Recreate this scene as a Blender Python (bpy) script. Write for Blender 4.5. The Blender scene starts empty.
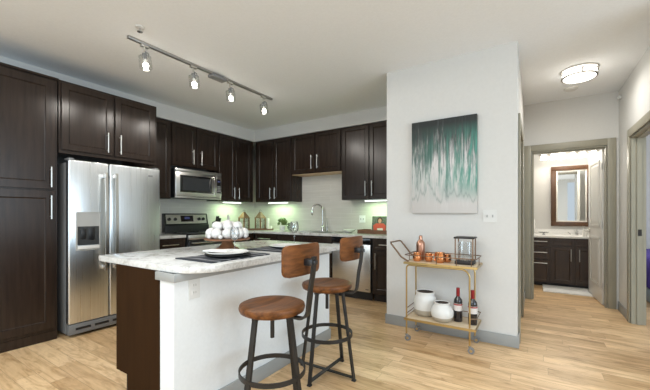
import bpy, bmesh, math, random
from mathutils import Vector, Matrix
random.seed(7)
C = bpy.context.scene.collection
SC = bpy.context.scene
PI = math.pi

# ------------------------------------------------------------------ camera
cam = bpy.data.cameras.new('camera')
cam.sensor_width = 36.0
cam.lens = 36.0*327.37/650.0
cam.shift_y = 19.1/650.0
cam.clip_start = 0.05
camo = bpy.data.objects.new('camera', cam)
camo.location = (0, 0, 1.196)
camo.rotation_euler = (PI/2, 0, 0.5713)
C.objects.link(camo)
SC.camera = camo

# ------------------------------------------------------------------ world, light, exposure
W = bpy.data.worlds.new('world')
SC.world = W
W.use_nodes = True
W.node_tree.nodes['Background'].inputs[0].default_value = (0.80, 0.90, 1.0, 1)
W.node_tree.nodes['Background'].inputs[1].default_value = 0.75
SC.view_settings.view_transform = 'Standard'
SC.view_settings.look = 'None'
SC.view_settings.gamma = 1.0
SC.view_settings.exposure = 0.0

def light(name, kind, loc, power, color=(1, 1, 1), size=0.1, size_y=None, target=None, spot=None, spread=None):
    l = bpy.data.lights.new(name, kind)
    l.energy = power
    l.color = color
    if kind == 'AREA':
        l.size = size
        if size_y:
            l.shape = 'RECTANGLE'; l.size_y = size_y
        if spread: l.spread = spread
    else:
        l.shadow_soft_size = size
    if kind == 'SPOT':
        l.spot_size = spot or 1.6
        l.spot_blend = 0.8 if (spot or 0) < 3.0 else 0.12
    o = bpy.data.objects.new(name, l)
    o.location = loc
    if target is not None:
        d = Vector(target) - Vector(loc)
        o.rotation_euler = d.to_track_quat('-Z', 'Y').to_euler()
    C.objects.link(o)
    return o

# daylight through the living room's big windows, behind the photographer and to the right
light('rear_window_daylight', 'AREA', (-1.9, -3.85, 1.5), 100, (0.70, 0.88, 1.0), 4.6, 2.2, target=(-1.9, 0, 2.45))
light('side_window_daylight', 'AREA', (3.85, 0.7, 1.45), 150, (0.72, 0.88, 1.0), 4.2, 2.2, target=(0, 0.7, 2.3))
# an overhead fill light added unseen behind the photographer, lifts floor and ceiling
light('unseen_ceiling_fill', 'AREA', (-1.2, -0.6, 2.70), 95, (0.92, 0.97, 1.0), 2.2, 2.2, target=(-1.2, -0.6, 0))
light('bedroom_daylight', 'AREA', (3.3, 6.4, 1.5), 40, (0.85, 0.92, 1.0), 1.6, 1.6, target=(1.4, 5.6, 1.2))

# ------------------------------------------------------------------ materials
M = {}
def new_mat(name):
    m = bpy.data.materials.new(name)
    m.use_nodes = True
    M[name] = m
    return m, m.node_tree, m.node_tree.nodes['Principled BSDF']

def N(nt, t, **kw):
    n = nt.nodes.new(t)
    for k, v in kw.items():
        setattr(n, k, v)
    return n

def coords(nt, scale=(1, 1, 1), kind='Object', rot=(0, 0, 0)):
    tc = N(nt, 'ShaderNodeTexCoord')
    mp = N(nt, 'ShaderNodeMapping')
    mp.inputs['Scale'].default_value = scale
    mp.inputs['Rotation'].default_value = rot
    nt.links.new(tc.outputs[kind], mp.inputs[0])
    return mp.outputs[0]

def noise(nt, vec, scale=5, detail=3, rough=0.5, dist=0.0):
    n = N(nt, 'ShaderNodeTexNoise')
    n.inputs['Scale'].default_value = scale
    n.inputs['Detail'].default_value = detail
    n.inputs['Roughness'].default_value = rough
    n.inputs['Distortion'].default_value = dist
    nt.links.new(vec, n.inputs['Vector'])
    return n.outputs[0]

def ramp(nt, fac, stops):
    r = N(nt, 'ShaderNodeValToRGB')
    e = r.color_ramp.elements
    while len(e) > 1: e.remove(e[-1])
    e[0].position = stops[0][0]; e[0].color = (*stops[0][1], 1)
    for p, c in stops[1:]:
        x = e.new(p); x.color = (*c, 1)
    nt.links.new(fac, r.inputs[0])
    return r.outputs[0]

def math_n(nt, op, a, b=0.5):
    m = N(nt, 'ShaderNodeMath', operation=op)
    for i, v in enumerate((a, b)):
        if hasattr(v, 'links'): nt.links.new(v, m.inputs[i])
        else: m.inputs[i].default_value = v
    return m.outputs[0]

def mix(nt, fac, a, b, mode='MIX'):
    m = N(nt, 'ShaderNodeMix', data_type='RGBA', blend_type=mode)
    for i, v in ((0, fac), (6, a), (7, b)):
        if hasattr(v, 'links'): nt.links.new(v, m.inputs[i])
        elif i == 0: m.inputs[0].default_value = v
        else: m.inputs[i].default_value = (*v, 1)
    return m.outputs[2]

def simple(name, col, rough=0.5, metal=0.0, var=0.08, scale=(6, 6, 6), coat=0.0, spec=None, bump=0.0, emit=None, trans=0.0):
    """a procedural material: a colour gently varied by noise"""
    m, nt, b = new_mat(name)
    v = coords(nt, scale)
    n = noise(nt, v, 1.0, 3)
    lo = tuple(c*(1-var) for c in col); hi = tuple(min(1, c*(1+var)) for c in col)
    nt.links.new(ramp(nt, n, [(0.3, lo), (0.7, hi)]), b.inputs['Base Color'])
    b.inputs['Roughness'].default_value = rough
    b.inputs['Metallic'].default_value = metal
    b.inputs['Coat Weight'].default_value = coat
    b.inputs['Coat Roughness'].default_value = 0.15
    if spec is not None: b.inputs['Specular IOR Level'].default_value = spec
    if trans: b.inputs['Transmission Weight'].default_value = trans
    if bump:
        bp = N(nt, 'ShaderNodeBump'); bp.inputs['Strength'].default_value = bump; bp.inputs['Distance'].default_value = 0.005
        nt.links.new(n, bp.inputs['Height']); nt.links.new(bp.outputs[0], b.inputs['Normal'])
    if emit:
        b.inputs['Emission Color'].default_value = (*emit[0], 1)
        b.inputs['Emission Strength'].default_value = emit[1]
    return m

def wood(name, lo, hi, rough=0.4, grain=(3, 3, 40), coat=0.0, rot=(0, 0, 0), spec=0.5):
    """grain: noise scale per axis - small along the grain, large across it"""
    m, nt, b = new_mat(name)
    v = coords(nt, grain, rot=rot)
    n = noise(nt, v, 1.0, 5, 0.6, 0.4)
    nt.links.new(ramp(nt, n, [(0.28, lo), (0.72, hi)]), b.inputs['Base Color'])
    b.inputs['Roughness'].default_value = rough
    b.inputs['Coat Weight'].default_value = coat
    b.inputs['Coat Roughness'].default_value = 0.25
    b.inputs['Specular IOR Level'].default_value = spec
    return m

simple('wall_paint', (0.63, 0.62, 0.595), 0.75, var=0.015, scale=(40, 40, 40), bump=0.05)
simple('ceiling_paint', (0.83, 0.85, 0.87), 0.85, var=0.02, scale=(60, 60, 60), bump=0.08)
simple('island_paint', (0.74, 0.76, 0.765), 0.6, var=0.02, scale=(50, 50, 50), bump=0.1)
simple('grey_trim', (0.30, 0.305, 0.295), 0.45, var=0.03)
simple('taupe_trim', (0.31, 0.29, 0.225), 0.4, var=0.03)
simple('door_paint', (0.66, 0.645, 0.60), 0.4, var=0.02)
wood('espresso_wood', (0.0165, 0.0098, 0.0066), (0.032, 0.0195, 0.0135), 0.27, (30, 30, 2.5), spec=0.36)
wood('espresso_dark', (0.009, 0.006, 0.005), (0.014, 0.009, 0.007), 0.5, (30, 30, 2.5))
wood('espresso_side', (0.024, 0.0105, 0.0035), (0.034, 0.015, 0.005), 0.7, (30, 30, 2.5), spec=0.06)
wood('birch_underside', (0.55, 0.38, 0.22), (0.66, 0.47, 0.29), 0.5, (4, 30, 30))
wood('stool_wood', (0.040, 0.013, 0.0035), (0.235, 0.088, 0.026), 0.38, (34, 3.5, 34), coat=0.0, spec=0.22)
wood('acacia_wood', (0.17, 0.07, 0.030), (0.32, 0.15, 0.07), 0.45, (6, 30, 30))
wood('lantern_wood', (0.13, 0.06, 0.03), (0.24, 0.12, 0.06), 0.55, (30, 30, 5))
wood('mirror_wood', (0.060, 0.026, 0.010), (0.11, 0.050, 0.020), 0.35, (20, 20, 6), coat=0.2)
wood('cart_shelf_wood', (0.62, 0.47, 0.30), (0.74, 0.60, 0.42), 0.4, (3, 30, 30))
wood('tray_wood', (0.11, 0.045, 0.02), (0.20, 0.085, 0.04), 0.5, (5, 30, 30))
simple('nickel', (0.62, 0.60, 0.56), 0.28, 1.0, 0.04)
simple('chrome', (0.58, 0.58, 0.58), 0.12, 1.0, 0.02)
simple('gold_metal', (0.50, 0.355, 0.15), 0.28, 1.0, 0.06)
simple('copper', (0.78, 0.36, 0.17), 0.20, 1.0, 0.06)
simple('rose_copper', (0.55, 0.30, 0.21), 0.30, 1.0, 0.05)
simple('bronze_wire', (0.22, 0.14, 0.09), 0.4, 1.0, 0.05)
simple('gunmetal', (0.030, 0.028, 0.026), 0.40, 0.5, 0.2)
simple('track_metal', (0.40, 0.39, 0.37), 0.35, 1.0, 0.05)
simple('black_plastic', (0.012, 0.012, 0.013), 0.35, 0.0, 0.1)
simple('black_gloss', (0.008, 0.008, 0.009), 0.08, 0.0, 0.1, coat=0.5)
simple('smoked_window', (0.045, 0.048, 0.05), 0.12, 0.0, 0.08)
simple('grey_plastic', (0.20, 0.20, 0.20), 0.4, 0.0, 0.05)
simple('light_grey_plastic', (0.36, 0.36, 0.345), 0.45, 0.0, 0.04)
simple('fridge_side_grey', (0.17, 0.17, 0.17), 0.45, 0.1, 0.04)
simple('white_plastic', (0.66, 0.655, 0.63), 0.4, 0.0, 0.02)
simple('bright_plastic', (0.88, 0.88, 0.87), 0.35, 0.0, 0.02)
simple('white_ceramic', (0.78, 0.77, 0.74), 0.25, 0.0, 0.05, coat=0.3)
simple('vase_mouth_shade', (0.045, 0.030, 0.022), 0.9, 0.0, 0.1)  # dark tone carries the shade inside the vase openings
simple('vanity_wood', (0.038, 0.0185, 0.0085), 0.35, 0.0, 0.2, (30, 30, 3))
simple('white_bauble', (0.74, 0.72, 0.69), 0.32, 0.0, 0.08, (1.6, 1.6, 1.6), coat=0.2)
simple('white_wax', (0.85, 0.83, 0.76), 0.5, 0.0, 0.02)
simple('white_quartz', (0.80, 0.79, 0.76), 0.3, 0.0, 0.04, (30, 30, 30))
simple('white_cloth', (0.80, 0.80, 0.78), 0.9, 0.0, 0.06, (90, 90, 90), bump=0.4)
simple('wine_glass_dark', (0.010, 0.006, 0.008), 0.08, 0.0, 0.1, coat=0.5)
simple('red_capsule', (0.28, 0.015, 0.02), 0.3, 0.2, 0.1)
simple('wine_label', (0.72, 0.66, 0.62), 0.6, 0.0, 0.04)
simple('wine_label_red', (0.35, 0.03, 0.03), 0.6, 0.0, 0.08)
simple('leaf_green', (0.12, 0.17, 0.045), 0.5, 0.0, 0.35, (40, 40, 40))
simple('purple_cloth', (0.10, 0.06, 0.32), 0.9, 0.0, 0.15, (8, 8, 8))
simple('skin_print', (0.55, 0.30, 0.20), 0.6, 0.0, 0.06)
simple('red_print', (0.62, 0.09, 0.05), 0.6, 0.0, 0.1)
simple('hair_print', (0.06, 0.025, 0.015), 0.6, 0.0, 0.2)
simple('photo_background', (0.10, 0.12, 0.09), 0.5, 0.0, 0.6, (50, 50, 50))
simple('page_white', (0.80, 0.76, 0.70), 0.6, 0.0, 0.04)
simple('lamp_glow', (1, 1, 1), 0.5, emit=((1.0, 0.93, 0.82), 30.0))
simple('hall_glow', (1, 1, 1), 0.5, emit=((1.0, 0.95, 0.86), 5.0))
simple('bath_glow', (1, 1, 1), 0.5, emit=((1.0, 0.94, 0.83), 4.5))
simple('strip_glow', (1, 1, 1), 0.5, emit=((0.90, 1.0, 0.90), 4.0))
simple('display_blue', (0.02, 0.03, 0.10), 0.15, emit=((0.45, 0.5, 0.9), 0.06))
simple('pale_door', (0.55, 0.62, 0.62), 0.4, 0.0, 0.02)

def glass(name, col=(0.985, 0.99, 0.988), rough=0.0, alpha=0.16, refl=0.35):
    m, nt, b = new_mat(name)
    out = nt.nodes['Material Output']
    tr = N(nt, 'ShaderNodeBsdfTransparent'); tr.inputs[0].default_value = (*col, 1)
    gl = N(nt, 'ShaderNodeBsdfGlossy'); gl.inputs['Roughness'].default_value = 0.05
    lw = N(nt, 'ShaderNodeLayerWeight'); lw.inputs['Blend'].default_value = 0.35
    f = math_n(nt, 'MULTIPLY', lw.outputs['Fresnel'], refl)
    f = math_n(nt, 'ADD', f, alpha*0.3)
    ms = N(nt, 'ShaderNodeMixShader')
    nt.links.new(f, ms.inputs[0]); nt.links.new(tr.outputs[0], ms.inputs[1]); nt.links.new(gl.outputs[0], ms.inputs[2])
    nt.links.new(ms.outputs[0], out.inputs['Surface'])
    return m
glass('clear_glass')
glass('crystal_glass', (0.97, 0.975, 0.975), alpha=0.25, refl=0.5)
glass('smoky_glass', (0.75, 0.77, 0.76))

def stainless(name, grain, col=(0.72, 0.71, 0.69), rough=0.26):
    m, nt, b = new_mat(name)
    v = coords(nt, grain)
    n = noise(nt, v, 1.0, 4)
    nt.links.new(ramp(nt, n, [(0.3, tuple(c*0.94 for c in col)), (0.7, tuple(c*1.05 for c in col))]), b.inputs['Base Color'])
    b.inputs['Metallic'].default_value = 1.0
    r = math_n(nt, 'MULTIPLY_ADD', n, 0.10)
    r.node.inputs[2].default_value = rough
    nt.links.new(r, b.inputs['Roughness'])
    return m
stainless('stainless_steel', (4, 4, 160))
stainless('stainless_fridge', (160, 160, 1.5), (0.76, 0.80, 0.83), 0.24)

def mirror_mat():
    m, nt, b = new_mat('mirror_glass')
    v = coords(nt, (2, 2, 2)); n = noise(nt, v, 1.0, 1)
    nt.links.new(ramp(nt, n, [(0, (0.86, 0.89, 0.89)), (1, (0.89, 0.91, 0.91))]), b.inputs['Base Color'])
    b.inputs['Metallic'].default_value = 1.0; b.inputs['Roughness'].default_value = 0.02
mirror_mat()

def floor_mat():
    m, nt, b = new_mat('oak_plank_floor')
    v = coords(nt, (1, 1, 1))
    RH, BW = 0.128, 0.92
    sp = N(nt, 'ShaderNodeSeparateXYZ'); nt.links.new(v, sp.inputs[0])
    row = math_n(nt, 'FLOOR', math_n(nt, 'DIVIDE', sp.outputs[1], RH), 0)
    wn = N(nt, 'ShaderNodeTexWhiteNoise', noise_dimensions='1D'); nt.links.new(row, wn.inputs['W'])
    xs = math_n(nt, 'ADD', sp.outputs[0], math_n(nt, 'MULTIPLY', wn.outputs[0], BW*3.7))
    cb = N(nt, 'ShaderNodeCombineXYZ'); nt.links.new(xs, cb.inputs[0]); nt.links.new(sp.outputs[1], cb.inputs[1])
    # every plank gets its own slice of grain
    pl = math_n(nt, 'FLOOR', math_n(nt, 'DIVIDE', xs, BW), 0)
    pid = math_n(nt, 'ADD', math_n(nt, 'MULTIPLY', row, 3.17), math_n(nt, 'MULTIPLY', pl, 7.31))
    cg = N(nt, 'ShaderNodeCombineXYZ'); nt.links.new(xs, cg.inputs[0]); nt.links.new(sp.outputs[1], cg.inputs[1]); nt.links.new(pid, cg.inputs[2])
    def stretch(sx, sy):
        mp = N(nt, 'ShaderNodeMapping'); mp.inputs['Scale'].default_value = (sx, sy, 1.0); nt.links.new(cg.outputs[0], mp.inputs[0]); return mp.outputs[0]
    br = N(nt, 'ShaderNodeTexBrick', offset=0.0)
    br.inputs['Scale'].default_value = 1.0
    br.inputs['Brick Width'].default_value = BW
    br.inputs['Row Height'].default_value = RH
    br.inputs['Mortar Size'].default_value = 0.0010
    br.inputs['Mortar Smooth'].default_value = 0.3
    br.inputs['Color1'].default_value = (0.57, 0.362, 0.180, 1)
    br.inputs['Color2'].default_value = (0.84, 0.595, 0.345, 1)
    br.inputs['Mortar'].default_value = (0.33, 0.21, 0.115, 1)
    nt.links.new(cb.outputs[0], br.inputs['Vector'])
    g1 = noise(nt, stretch(1.8, 38), 1.0, 6, 0.65, 0.8)
    g2 = noise(nt, stretch(2.6, 9), 1.0, 4, 0.6, 1.6)
    g3 = noise(nt, stretch(3.5, 12), 1.0, 3, 0.5, 0.8)
    c1 = ramp(nt, g1, [(0.25, (0.60, 0.51, 0.42)), (0.5, (1, 1, 1)), (0.8, (1.12, 1.14, 1.16))])
    c2 = ramp(nt, g2, [(0.30, (0.66, 0.57, 0.46)), (0.50, (0.98, 0.97, 0.95)), (0.68, (1.08, 1.09, 1.10))])
    c3 = ramp(nt, g3, [(0.24, (0.50, 0.38, 0.27)), (0.36, (1, 1, 1))])
    x = mix(nt, 0.85, br.outputs['Color'], c1, 'MULTIPLY')
    x = mix(nt, 0.85, x, c2, 'MULTIPLY')
    x = mix(nt, 0.7, x, c3, 'MULTIPLY')
    nt.links.new(x, b.inputs['Base Color'])
    rr = ramp(nt, g1, [(0.2, (0.42,)*3), (0.8, (0.32,)*3)])
    nt.links.new(rr, b.inputs['Roughness'])
    bp = N(nt, 'ShaderNodeBump'); bp.inputs['Strength'].default_value = 0.12; bp.inputs['Distance'].default_value = 0.003
    nt.links.new(g1, bp.inputs['Height']); nt.links.new(bp.outputs[0], b.inputs['Normal'])
floor_mat()

def granite_mat():
    m, nt, b = new_mat('granite')
    v = coords(nt, (1, 1, 1))
    a = noise(nt, v, 7, 8, 0.62, 0.8)
    s = noise(nt, v, 60, 4, 0.6)
    t = math_n(nt, 'ADD', math_n(nt, 'MULTIPLY', a, 0.72), math_n(nt, 'MULTIPLY', s, 0.28))
    c = ramp(nt, t, [(0.30, (0.18, 0.165, 0.15)), (0.39, (0.40, 0.38, 0.35)), (0.46, (0.56, 0.55, 0.525)), (0.56, (0.69, 0.685, 0.665)), (0.68, (0.46, 0.45, 0.435))])
    nt.links.new(c, b.inputs['Base Color'])
    b.inputs['Roughness'].default_value = 0.16
granite_mat()

def tile_mat():
    m, nt, b = new_mat('backsplash_tile')
    tc = N(nt, 'ShaderNodeTexCoord')
    sx = N(nt, 'ShaderNodeSeparateXYZ'); nt.links.new(tc.outputs['Object'], sx.inputs[0])
    cx = N(nt, 'ShaderNodeCombineXYZ')
    nt.links.new(math_n(nt, 'ADD', sx.outputs[0], sx.outputs[1]), cx.inputs[0]); nt.links.new(sx.outputs[2], cx.inputs[1])
    br = N(nt, 'ShaderNodeTexBrick', offset=0.5)
    br.inputs['Scale'].default_value = 1.0
    br.inputs['Brick Width'].default_value = 0.40; br.inputs['Row Height'].default_value = 0.10
    br.inputs['Mortar Size'].default_value = 0.002
    br.inputs['Color1'].default_value = (0.61, 0.585, 0.535, 1); br.inputs['Color2'].default_value = (0.645, 0.62, 0.57, 1)
    br.inputs['Mortar'].default_value = (0.72, 0.71, 0.67, 1)
    nt.links.new(cx.outputs[0], br.inputs['Vector'])
    n = noise(nt, coords(nt, (3, 3, 40)), 1.0, 4)
    x = mix(nt, 0.5, br.outputs['Color'], ramp(nt, n, [(0.3, (0.88,)*3), (0.7, (1.08,)*3)]), 'MULTIPLY')
    nt.links.new(x, b.inputs['Base Color'])
    b.inputs['Roughness'].default_value = 0.3
tile_mat()

def painting_mat():
    m, nt, b = new_mat('abstract_canvas')
    tc = N(nt, 'ShaderNodeTexCoord')
    sx = N(nt, 'ShaderNodeSeparateXYZ'); nt.links.new(tc.outputs['Generated'], sx.inputs[0])
    x, z = sx.outputs[0], sx.outputs[2]
    st = noise(nt, coords(nt, (46, 1, 3.2), 'Generated'), 1.0, 6, 0.7)
    st2 = noise(nt, coords(nt, (15, 1, 2.0), 'Generated'), 1.0, 5, 0.65, 0.6)
    big = noise(nt, coords(nt, (3.2, 1, 2.2), 'Generated'), 1.0, 4, 0.55, 0.3)
    t = math_n(nt, 'ADD', z, math_n(nt, 'MULTIPLY', math_n(nt, 'SUBTRACT', st, 0.5), 1.25))
    t = math_n(nt, 'ADD', t, math_n(nt, 'MULTIPLY', math_n(nt, 'SUBTRACT', st2, 0.5), 1.0))
    t = math_n(nt, 'ADD', t, math_n(nt, 'MULTIPLY', math_n(nt, 'SUBTRACT', big, 0.5), 0.75))
    base = ramp(nt, t, [(0.15, (0.56, 0.54, 0.52)), (0.38, (0.60, 0.585, 0.57)), (0.48, (0.36, 0.355, 0.345)), (0.58, (0.19, 0.205, 0.195)), (0.72, (0.05, 0.058, 0.055)), (0.92, (0.02, 0.024, 0.024))])
    # teal wash, stronger to the right and in the middle height
    zm = ramp(nt, z, [(0.10, (0, 0, 0)), (0.34, (1, 1, 1)), (0.72, (1, 1, 1)), (0.95, (0, 0, 0))])
    xm = ramp(nt, x, [(0.15, (0.25,)*3), (0.60, (0.6,)*3), (0.95, (1.0,)*3)])
    k = math_n(nt, 'MULTIPLY', zm, xm)
    sm = ramp(nt, math_n(nt, 'ADD', math_n(nt, 'MULTIPLY', st2, 0.6), math_n(nt, 'MULTIPLY', big, 0.4)), [(0.43, (0, 0, 0)), (0.53, (1, 1, 1))])
    k = math_n(nt, 'MULTIPLY', k, sm)
    col = mix(nt, k, base, (0.075, 0.27, 0.21))
    # jagged ridge lines near the foot
    rid = noise(nt, coords(nt, (5.5, 1, 0.3), 'Generated'), 1.0, 3, 0.6)
    dz = math_n(nt, 'SUBTRACT', z, math_n(nt, 'ADD', math_n(nt, 'MULTIPLY', math_n(nt, 'SUBTRACT', rid, 0.5), 0.9), 0.20))
    ln = ramp(nt, math_n(nt, 'ABSOLUTE', dz, 0), [(0.0, (0.6,)*3), (0.012, (0.3,)*3), (0.03, (0, 0, 0))])
    col = mix(nt, ln, col, (0.22, 0.27, 0.25))
    nt.links.new(col, b.inputs['Base Color'])
    b.inputs['Roughness'].default_value = 0.5
painting_mat()

def placemat_mat():
    m, nt, b = new_mat('striped_cloth')
    w = N(nt, 'ShaderNodeTexWave', wave_type='BANDS', bands_direction='Y')
    w.inputs['Scale'].default_value = 4.0; w.inputs['Distortion'].default_value = 0.6
    nt.links.new(coords(nt, (1, 1, 1)), w.inputs['Vector'])
    c = ramp(nt, w.outputs[1], [(0.0, (0.022, 0.025, 0.032)), (0.72, (0.05, 0.055, 0.065)), (0.90, (0.20, 0.20, 0.21))])
    nt.links.new(c, b.inputs['Base Color']); b.inputs['Roughness'].default_value = 0.95
placemat_mat()

def vase_mat():
    m, nt, b = new_mat('dipped_ceramic')
    tc = N(nt, 'ShaderNodeTexCoord')
    sx = N(nt, 'ShaderNodeSeparateXYZ'); nt.links.new(tc.outputs['Generated'], sx.inputs[0])
    n = noise(nt, coords(nt, (18, 18, 18)), 1.0, 4)
    zz = math_n(nt, 'ADD', sx.outputs[2], math_n(nt, 'MULTIPLY', n, 0.03))
    c = ramp(nt, zz, [(0.0, (0.42, 0.37, 0.29)), (0.275, (0.46, 0.41, 0.33)), (0.29, (0.74, 0.73, 0.70))])
    nt.links.new(c, b.inputs['Base Color']); b.inputs['Roughness'].default_value = 0.4
vase_mat()

# ------------------------------------------------------------------ mesh building
class MB:
    def __init__(self): self.bm = bmesh.new()
    def box(self, x0, x1, y0, y1, z0, z1, bev=0.0, seg=2):
        v = [self.bm.verts.new((x, y, z)) for x in (x0, x1) for y in (y0, y1) for z in (z0, z1)]
        F = [(0, 1, 3, 2), (4, 6, 7, 5), (0, 4, 5, 1), (2, 3, 7, 6), (0, 2, 6, 4), (1, 5, 7, 3)]
        fs = [self.bm.faces.new([v[i] for i in f]) for f in F]
        if bev:
            es = list({e for f in fs for e in f.edges})
            bmesh.ops.bevel(self.bm, geom=es, offset=bev, segments=seg, profile=0.5, affect='EDGES')
        return self
    def tube(self, pts, r, n=10, closed=False, flat=None, up=None):
        """sweep a circle (or a flat w x h bar when flat=(w,h)) along points"""
        P = [Vector(p) for p in pts]
        rings = []
        prev = None
        L = len(P)
        for i, p in enumerate(P):
            if closed: t = (P[(i+1) % L] - P[i-1])
            else: t = P[min(i+1, L-1)] - P[max(i-1, 0)]
            t.normalize()
            if up is not None: ref = Vector(up)
            elif prev is not None: ref = prev
            else: ref = Vector((0, 0, 1)) if abs(t.z) < 0.9 else Vector((1, 0, 0))
            a = t.cross(ref)
            if a.length < 1e-6: a = t.cross(Vector((1, 0.3, 0)))
            a.normalize(); b2 = a.cross(t).normalized()
            prev = b2
            rr = r[i] if isinstance(r, (list, tuple)) else r
            if flat:
                w, h = flat
                q = [(-w/2, -h/2), (w/2, -h/2), (w/2, h/2), (-w/2, h/2)]
                ring = [self.bm.verts.new(p + a*x + b2*y) for x, y in q]
            else:
                ring = [self.bm.verts.new(p + a*math.cos(2*PI*k/n)*rr + b2*math.sin(2*PI*k/n)*rr) for k in range(n)]
            rings.append(ring)
        m = len(rings[0])
        for i in range(L if closed else L-1):
            A, B = rings[i], rings[(i+1) % L]
            for k in range(m):
                self.bm.faces.new([A[k], A[(k+1) % m], B[(k+1) % m], B[k]])
        if not closed:
            self.bm.faces.new(rings[0][::-1]); self.bm.faces.new(rings[-1])
        return self
    def cyl(self, p0, p1, r, n=16): return self.tube([p0, p1], r, n)
    def lathe(self, prof, c=(0, 0, 0), n=28, axis='z'):
        """profile [(r,z)]; r=0 ends close to a point"""
        rings = []
        def P(r, a, z):
            if axis == 'z': return (c[0]+r*math.cos(a), c[1]+r*math.sin(a), c[2]+z)
            if axis == 'x': return (c[0]+z, c[1]+r*math.cos(a), c[2]+r*math.sin(a))
            return (c[0]+r*math.cos(a), c[1]+z, c[2]+r*math.sin(a))
        for r, z in prof:
            if r < 1e-6: rings.append([self.bm.verts.new(P(0, 0, z))])
            else: rings.append([self.bm.verts.new(P(r, 2*PI*k/n, z)) for k in range(n)])
        for A, B in zip(rings, rings[1:]):
            if len(A) == 1 and len(B) == 1: continue
            for k in range(n):
                k2 = (k+1) % n
                if len(A) == 1: self.bm.faces.new([A[0], B[k], B[k2]])
                elif len(B) == 1: self.bm.faces.new([A[k], B[0], A[k2]])
                else: self.bm.faces.new([A[k], B[k], B[k2], A[k2]])
        for R in (rings[0], rings[-1]):
            if len(R) > 1: self.bm.faces.new(R)
        return self
    def ball(self, c, r, n=16, squash=1.0):
        m = n//2
        return self.lathe([(r*math.sin(PI*i/m), -r*squash*math.cos(PI*i/m)) for i in range(m+1)], c, n)
    def prism(self, poly, z0, z1, bev=0.0, fn=None):
        fn = fn or (lambda a, b, d: (a, b, d))
        A = [self.bm.verts.new(fn(x, y, z0)) for x, y in poly]
        B = [self.bm.verts.new(fn(x, y, z1)) for x, y in poly]
        n = len(A)
        fs = [self.bm.faces.new(A[::-1]), self.bm.faces.new(B)]
        es = list(fs[0].edges) + list(fs[1].edges)
        for k in range(n): self.bm.faces.new([A[k], A[(k+1) % n], B[(k+1) % n], B[k]])
        if bev: bmesh.ops.bevel(self.bm, geom=es, offset=bev, segments=2, profile=0.5, affect='EDGES')
        return self
    def quads(self, P, a0, a1, z0, z1, d0, d1):
        """a box in face coordinates (a, z, depth)"""
        v = [self.bm.verts.new(P(a, z, d)) for a in (a0, a1) for z in (z0, z1) for d in (d0, d1)]
        for f in [(0, 1, 3, 2), (4, 6, 7, 5), (0, 4, 5, 1), (2, 3, 7, 6), (0, 2, 6, 4), (1, 5, 7, 3)]:
            self.bm.faces.new([v[i] for i in f])
        return self
    def shaker(self, P, a0, a1, z0, z1, fw=0.058, t=0.02, rec=0.011, slope=0.010):
        """frame-and-panel door: outer edge, frame, sloping step, sunk panel"""
        def rect(i, d, e=0): return [self.bm.verts.new(P(a, z, d)) for a, z in ((a0+i, z0+i), (a1-i, z0+i), (a1-i, z1-i), (a0+i, z1-i))]
        R = [rect(0, 0), rect(0, t-0.002), rect(0.002, t), rect(fw, t), rect(fw+slope*0.3, t-rec*0.6), rect(fw+slope, t-rec)]
        self.bm.faces.new(R[0])
        for A, B in zip(R, R[1:]):
            for k in range(4): self.bm.faces.new([A[k], A[(k+1) % 4], B[(k+1) % 4], B[k]])
        self.bm.faces.new(R[-1])
        return self
    def rot(self, mat):
        bmesh.ops.transform(self.bm, matrix=mat, verts=self.bm.verts[:]); return self
    def build(self, name, m, parent=None, smooth=True, ang=38, loc=None):
        bm = self.bm
        bmesh.ops.recalc_face_normals(bm, faces=bm.faces[:])
        me = bpy.data.meshes.new(name)
        o = bpy.data.objects.new(name, me)
        off = Vector((0, 0, 0))
        if parent is not None:
            o.parent = parent
            r = parent
            while r.parent is not None: r = r.parent
            off = r.location.copy()
        elif loc is not None:
            o.location = loc; off = Vector(loc)
        if off.length: bmesh.ops.translate(bm, vec=-off, verts=bm.verts[:])
        bm.to_mesh(me); bm.free()
        if smooth:
            for p in me.polygons: p.use_smooth = True
            me.set_sharp_from_angle(angle=math.radians(ang))
        me.materials.append(M[m])
        C.objects.link(o)
        return o

def tag(o, label, cat, group=None, kind=None):
    o['label'] = label; o['category'] = cat
    if group: o['group'] = group
    if kind: o['kind'] = kind
    return o
def thing(name, label, cat, loc=(0, 0, 0), group=None):
    o = bpy.data.objects.new(name, None)
    o.empty_display_size = 0.05
    o.location = loc
    C.objects.link(o)
    return tag(o, label, cat, group)
def copy_tree(o, parent=None):
    c = o.copy(); C.objects.link(c)
    if parent is not None: c.parent = parent
    for ch in list(o.children): copy_tree(ch, c)
    return c
def struct(name, mb, m, smooth=False):
    o = mb.build(name, m, smooth=smooth); o['kind'] = 'structure'; return o
def bar_handle(P, parent, a, z0, z1, t=0.02, horiz=False, m='nickel'):
    mb = MB(); d = t+0.030
    if horiz:
        mb.cyl(P(z0, a, d), P(z1, a, d), 0.006, 12)
        for q in (z0+0.025, z1-0.025): mb.cyl(P(q, a, t-0.001), P(q, a, d), 0.0045, 8)
    else:
        mb.cyl(P(a, z0, d), P(a, z1, d), 0.006, 12)
        for q in (z0+0.025, z1-0.025): mb.cyl(P(a, q, t-0.001), P(a, q, d), 0.0045, 8)
    return mb.build('handle', m, parent)
def PXp(X): return lambda a, z, d: (X+d, a, z)     # a face looking towards +X
def PYn(Y): return lambda a, z, d: (a, Y-d, z)     # a face looking towards -Y
def PXn(X): return lambda a, z, d: (X-d, a, z)

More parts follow.
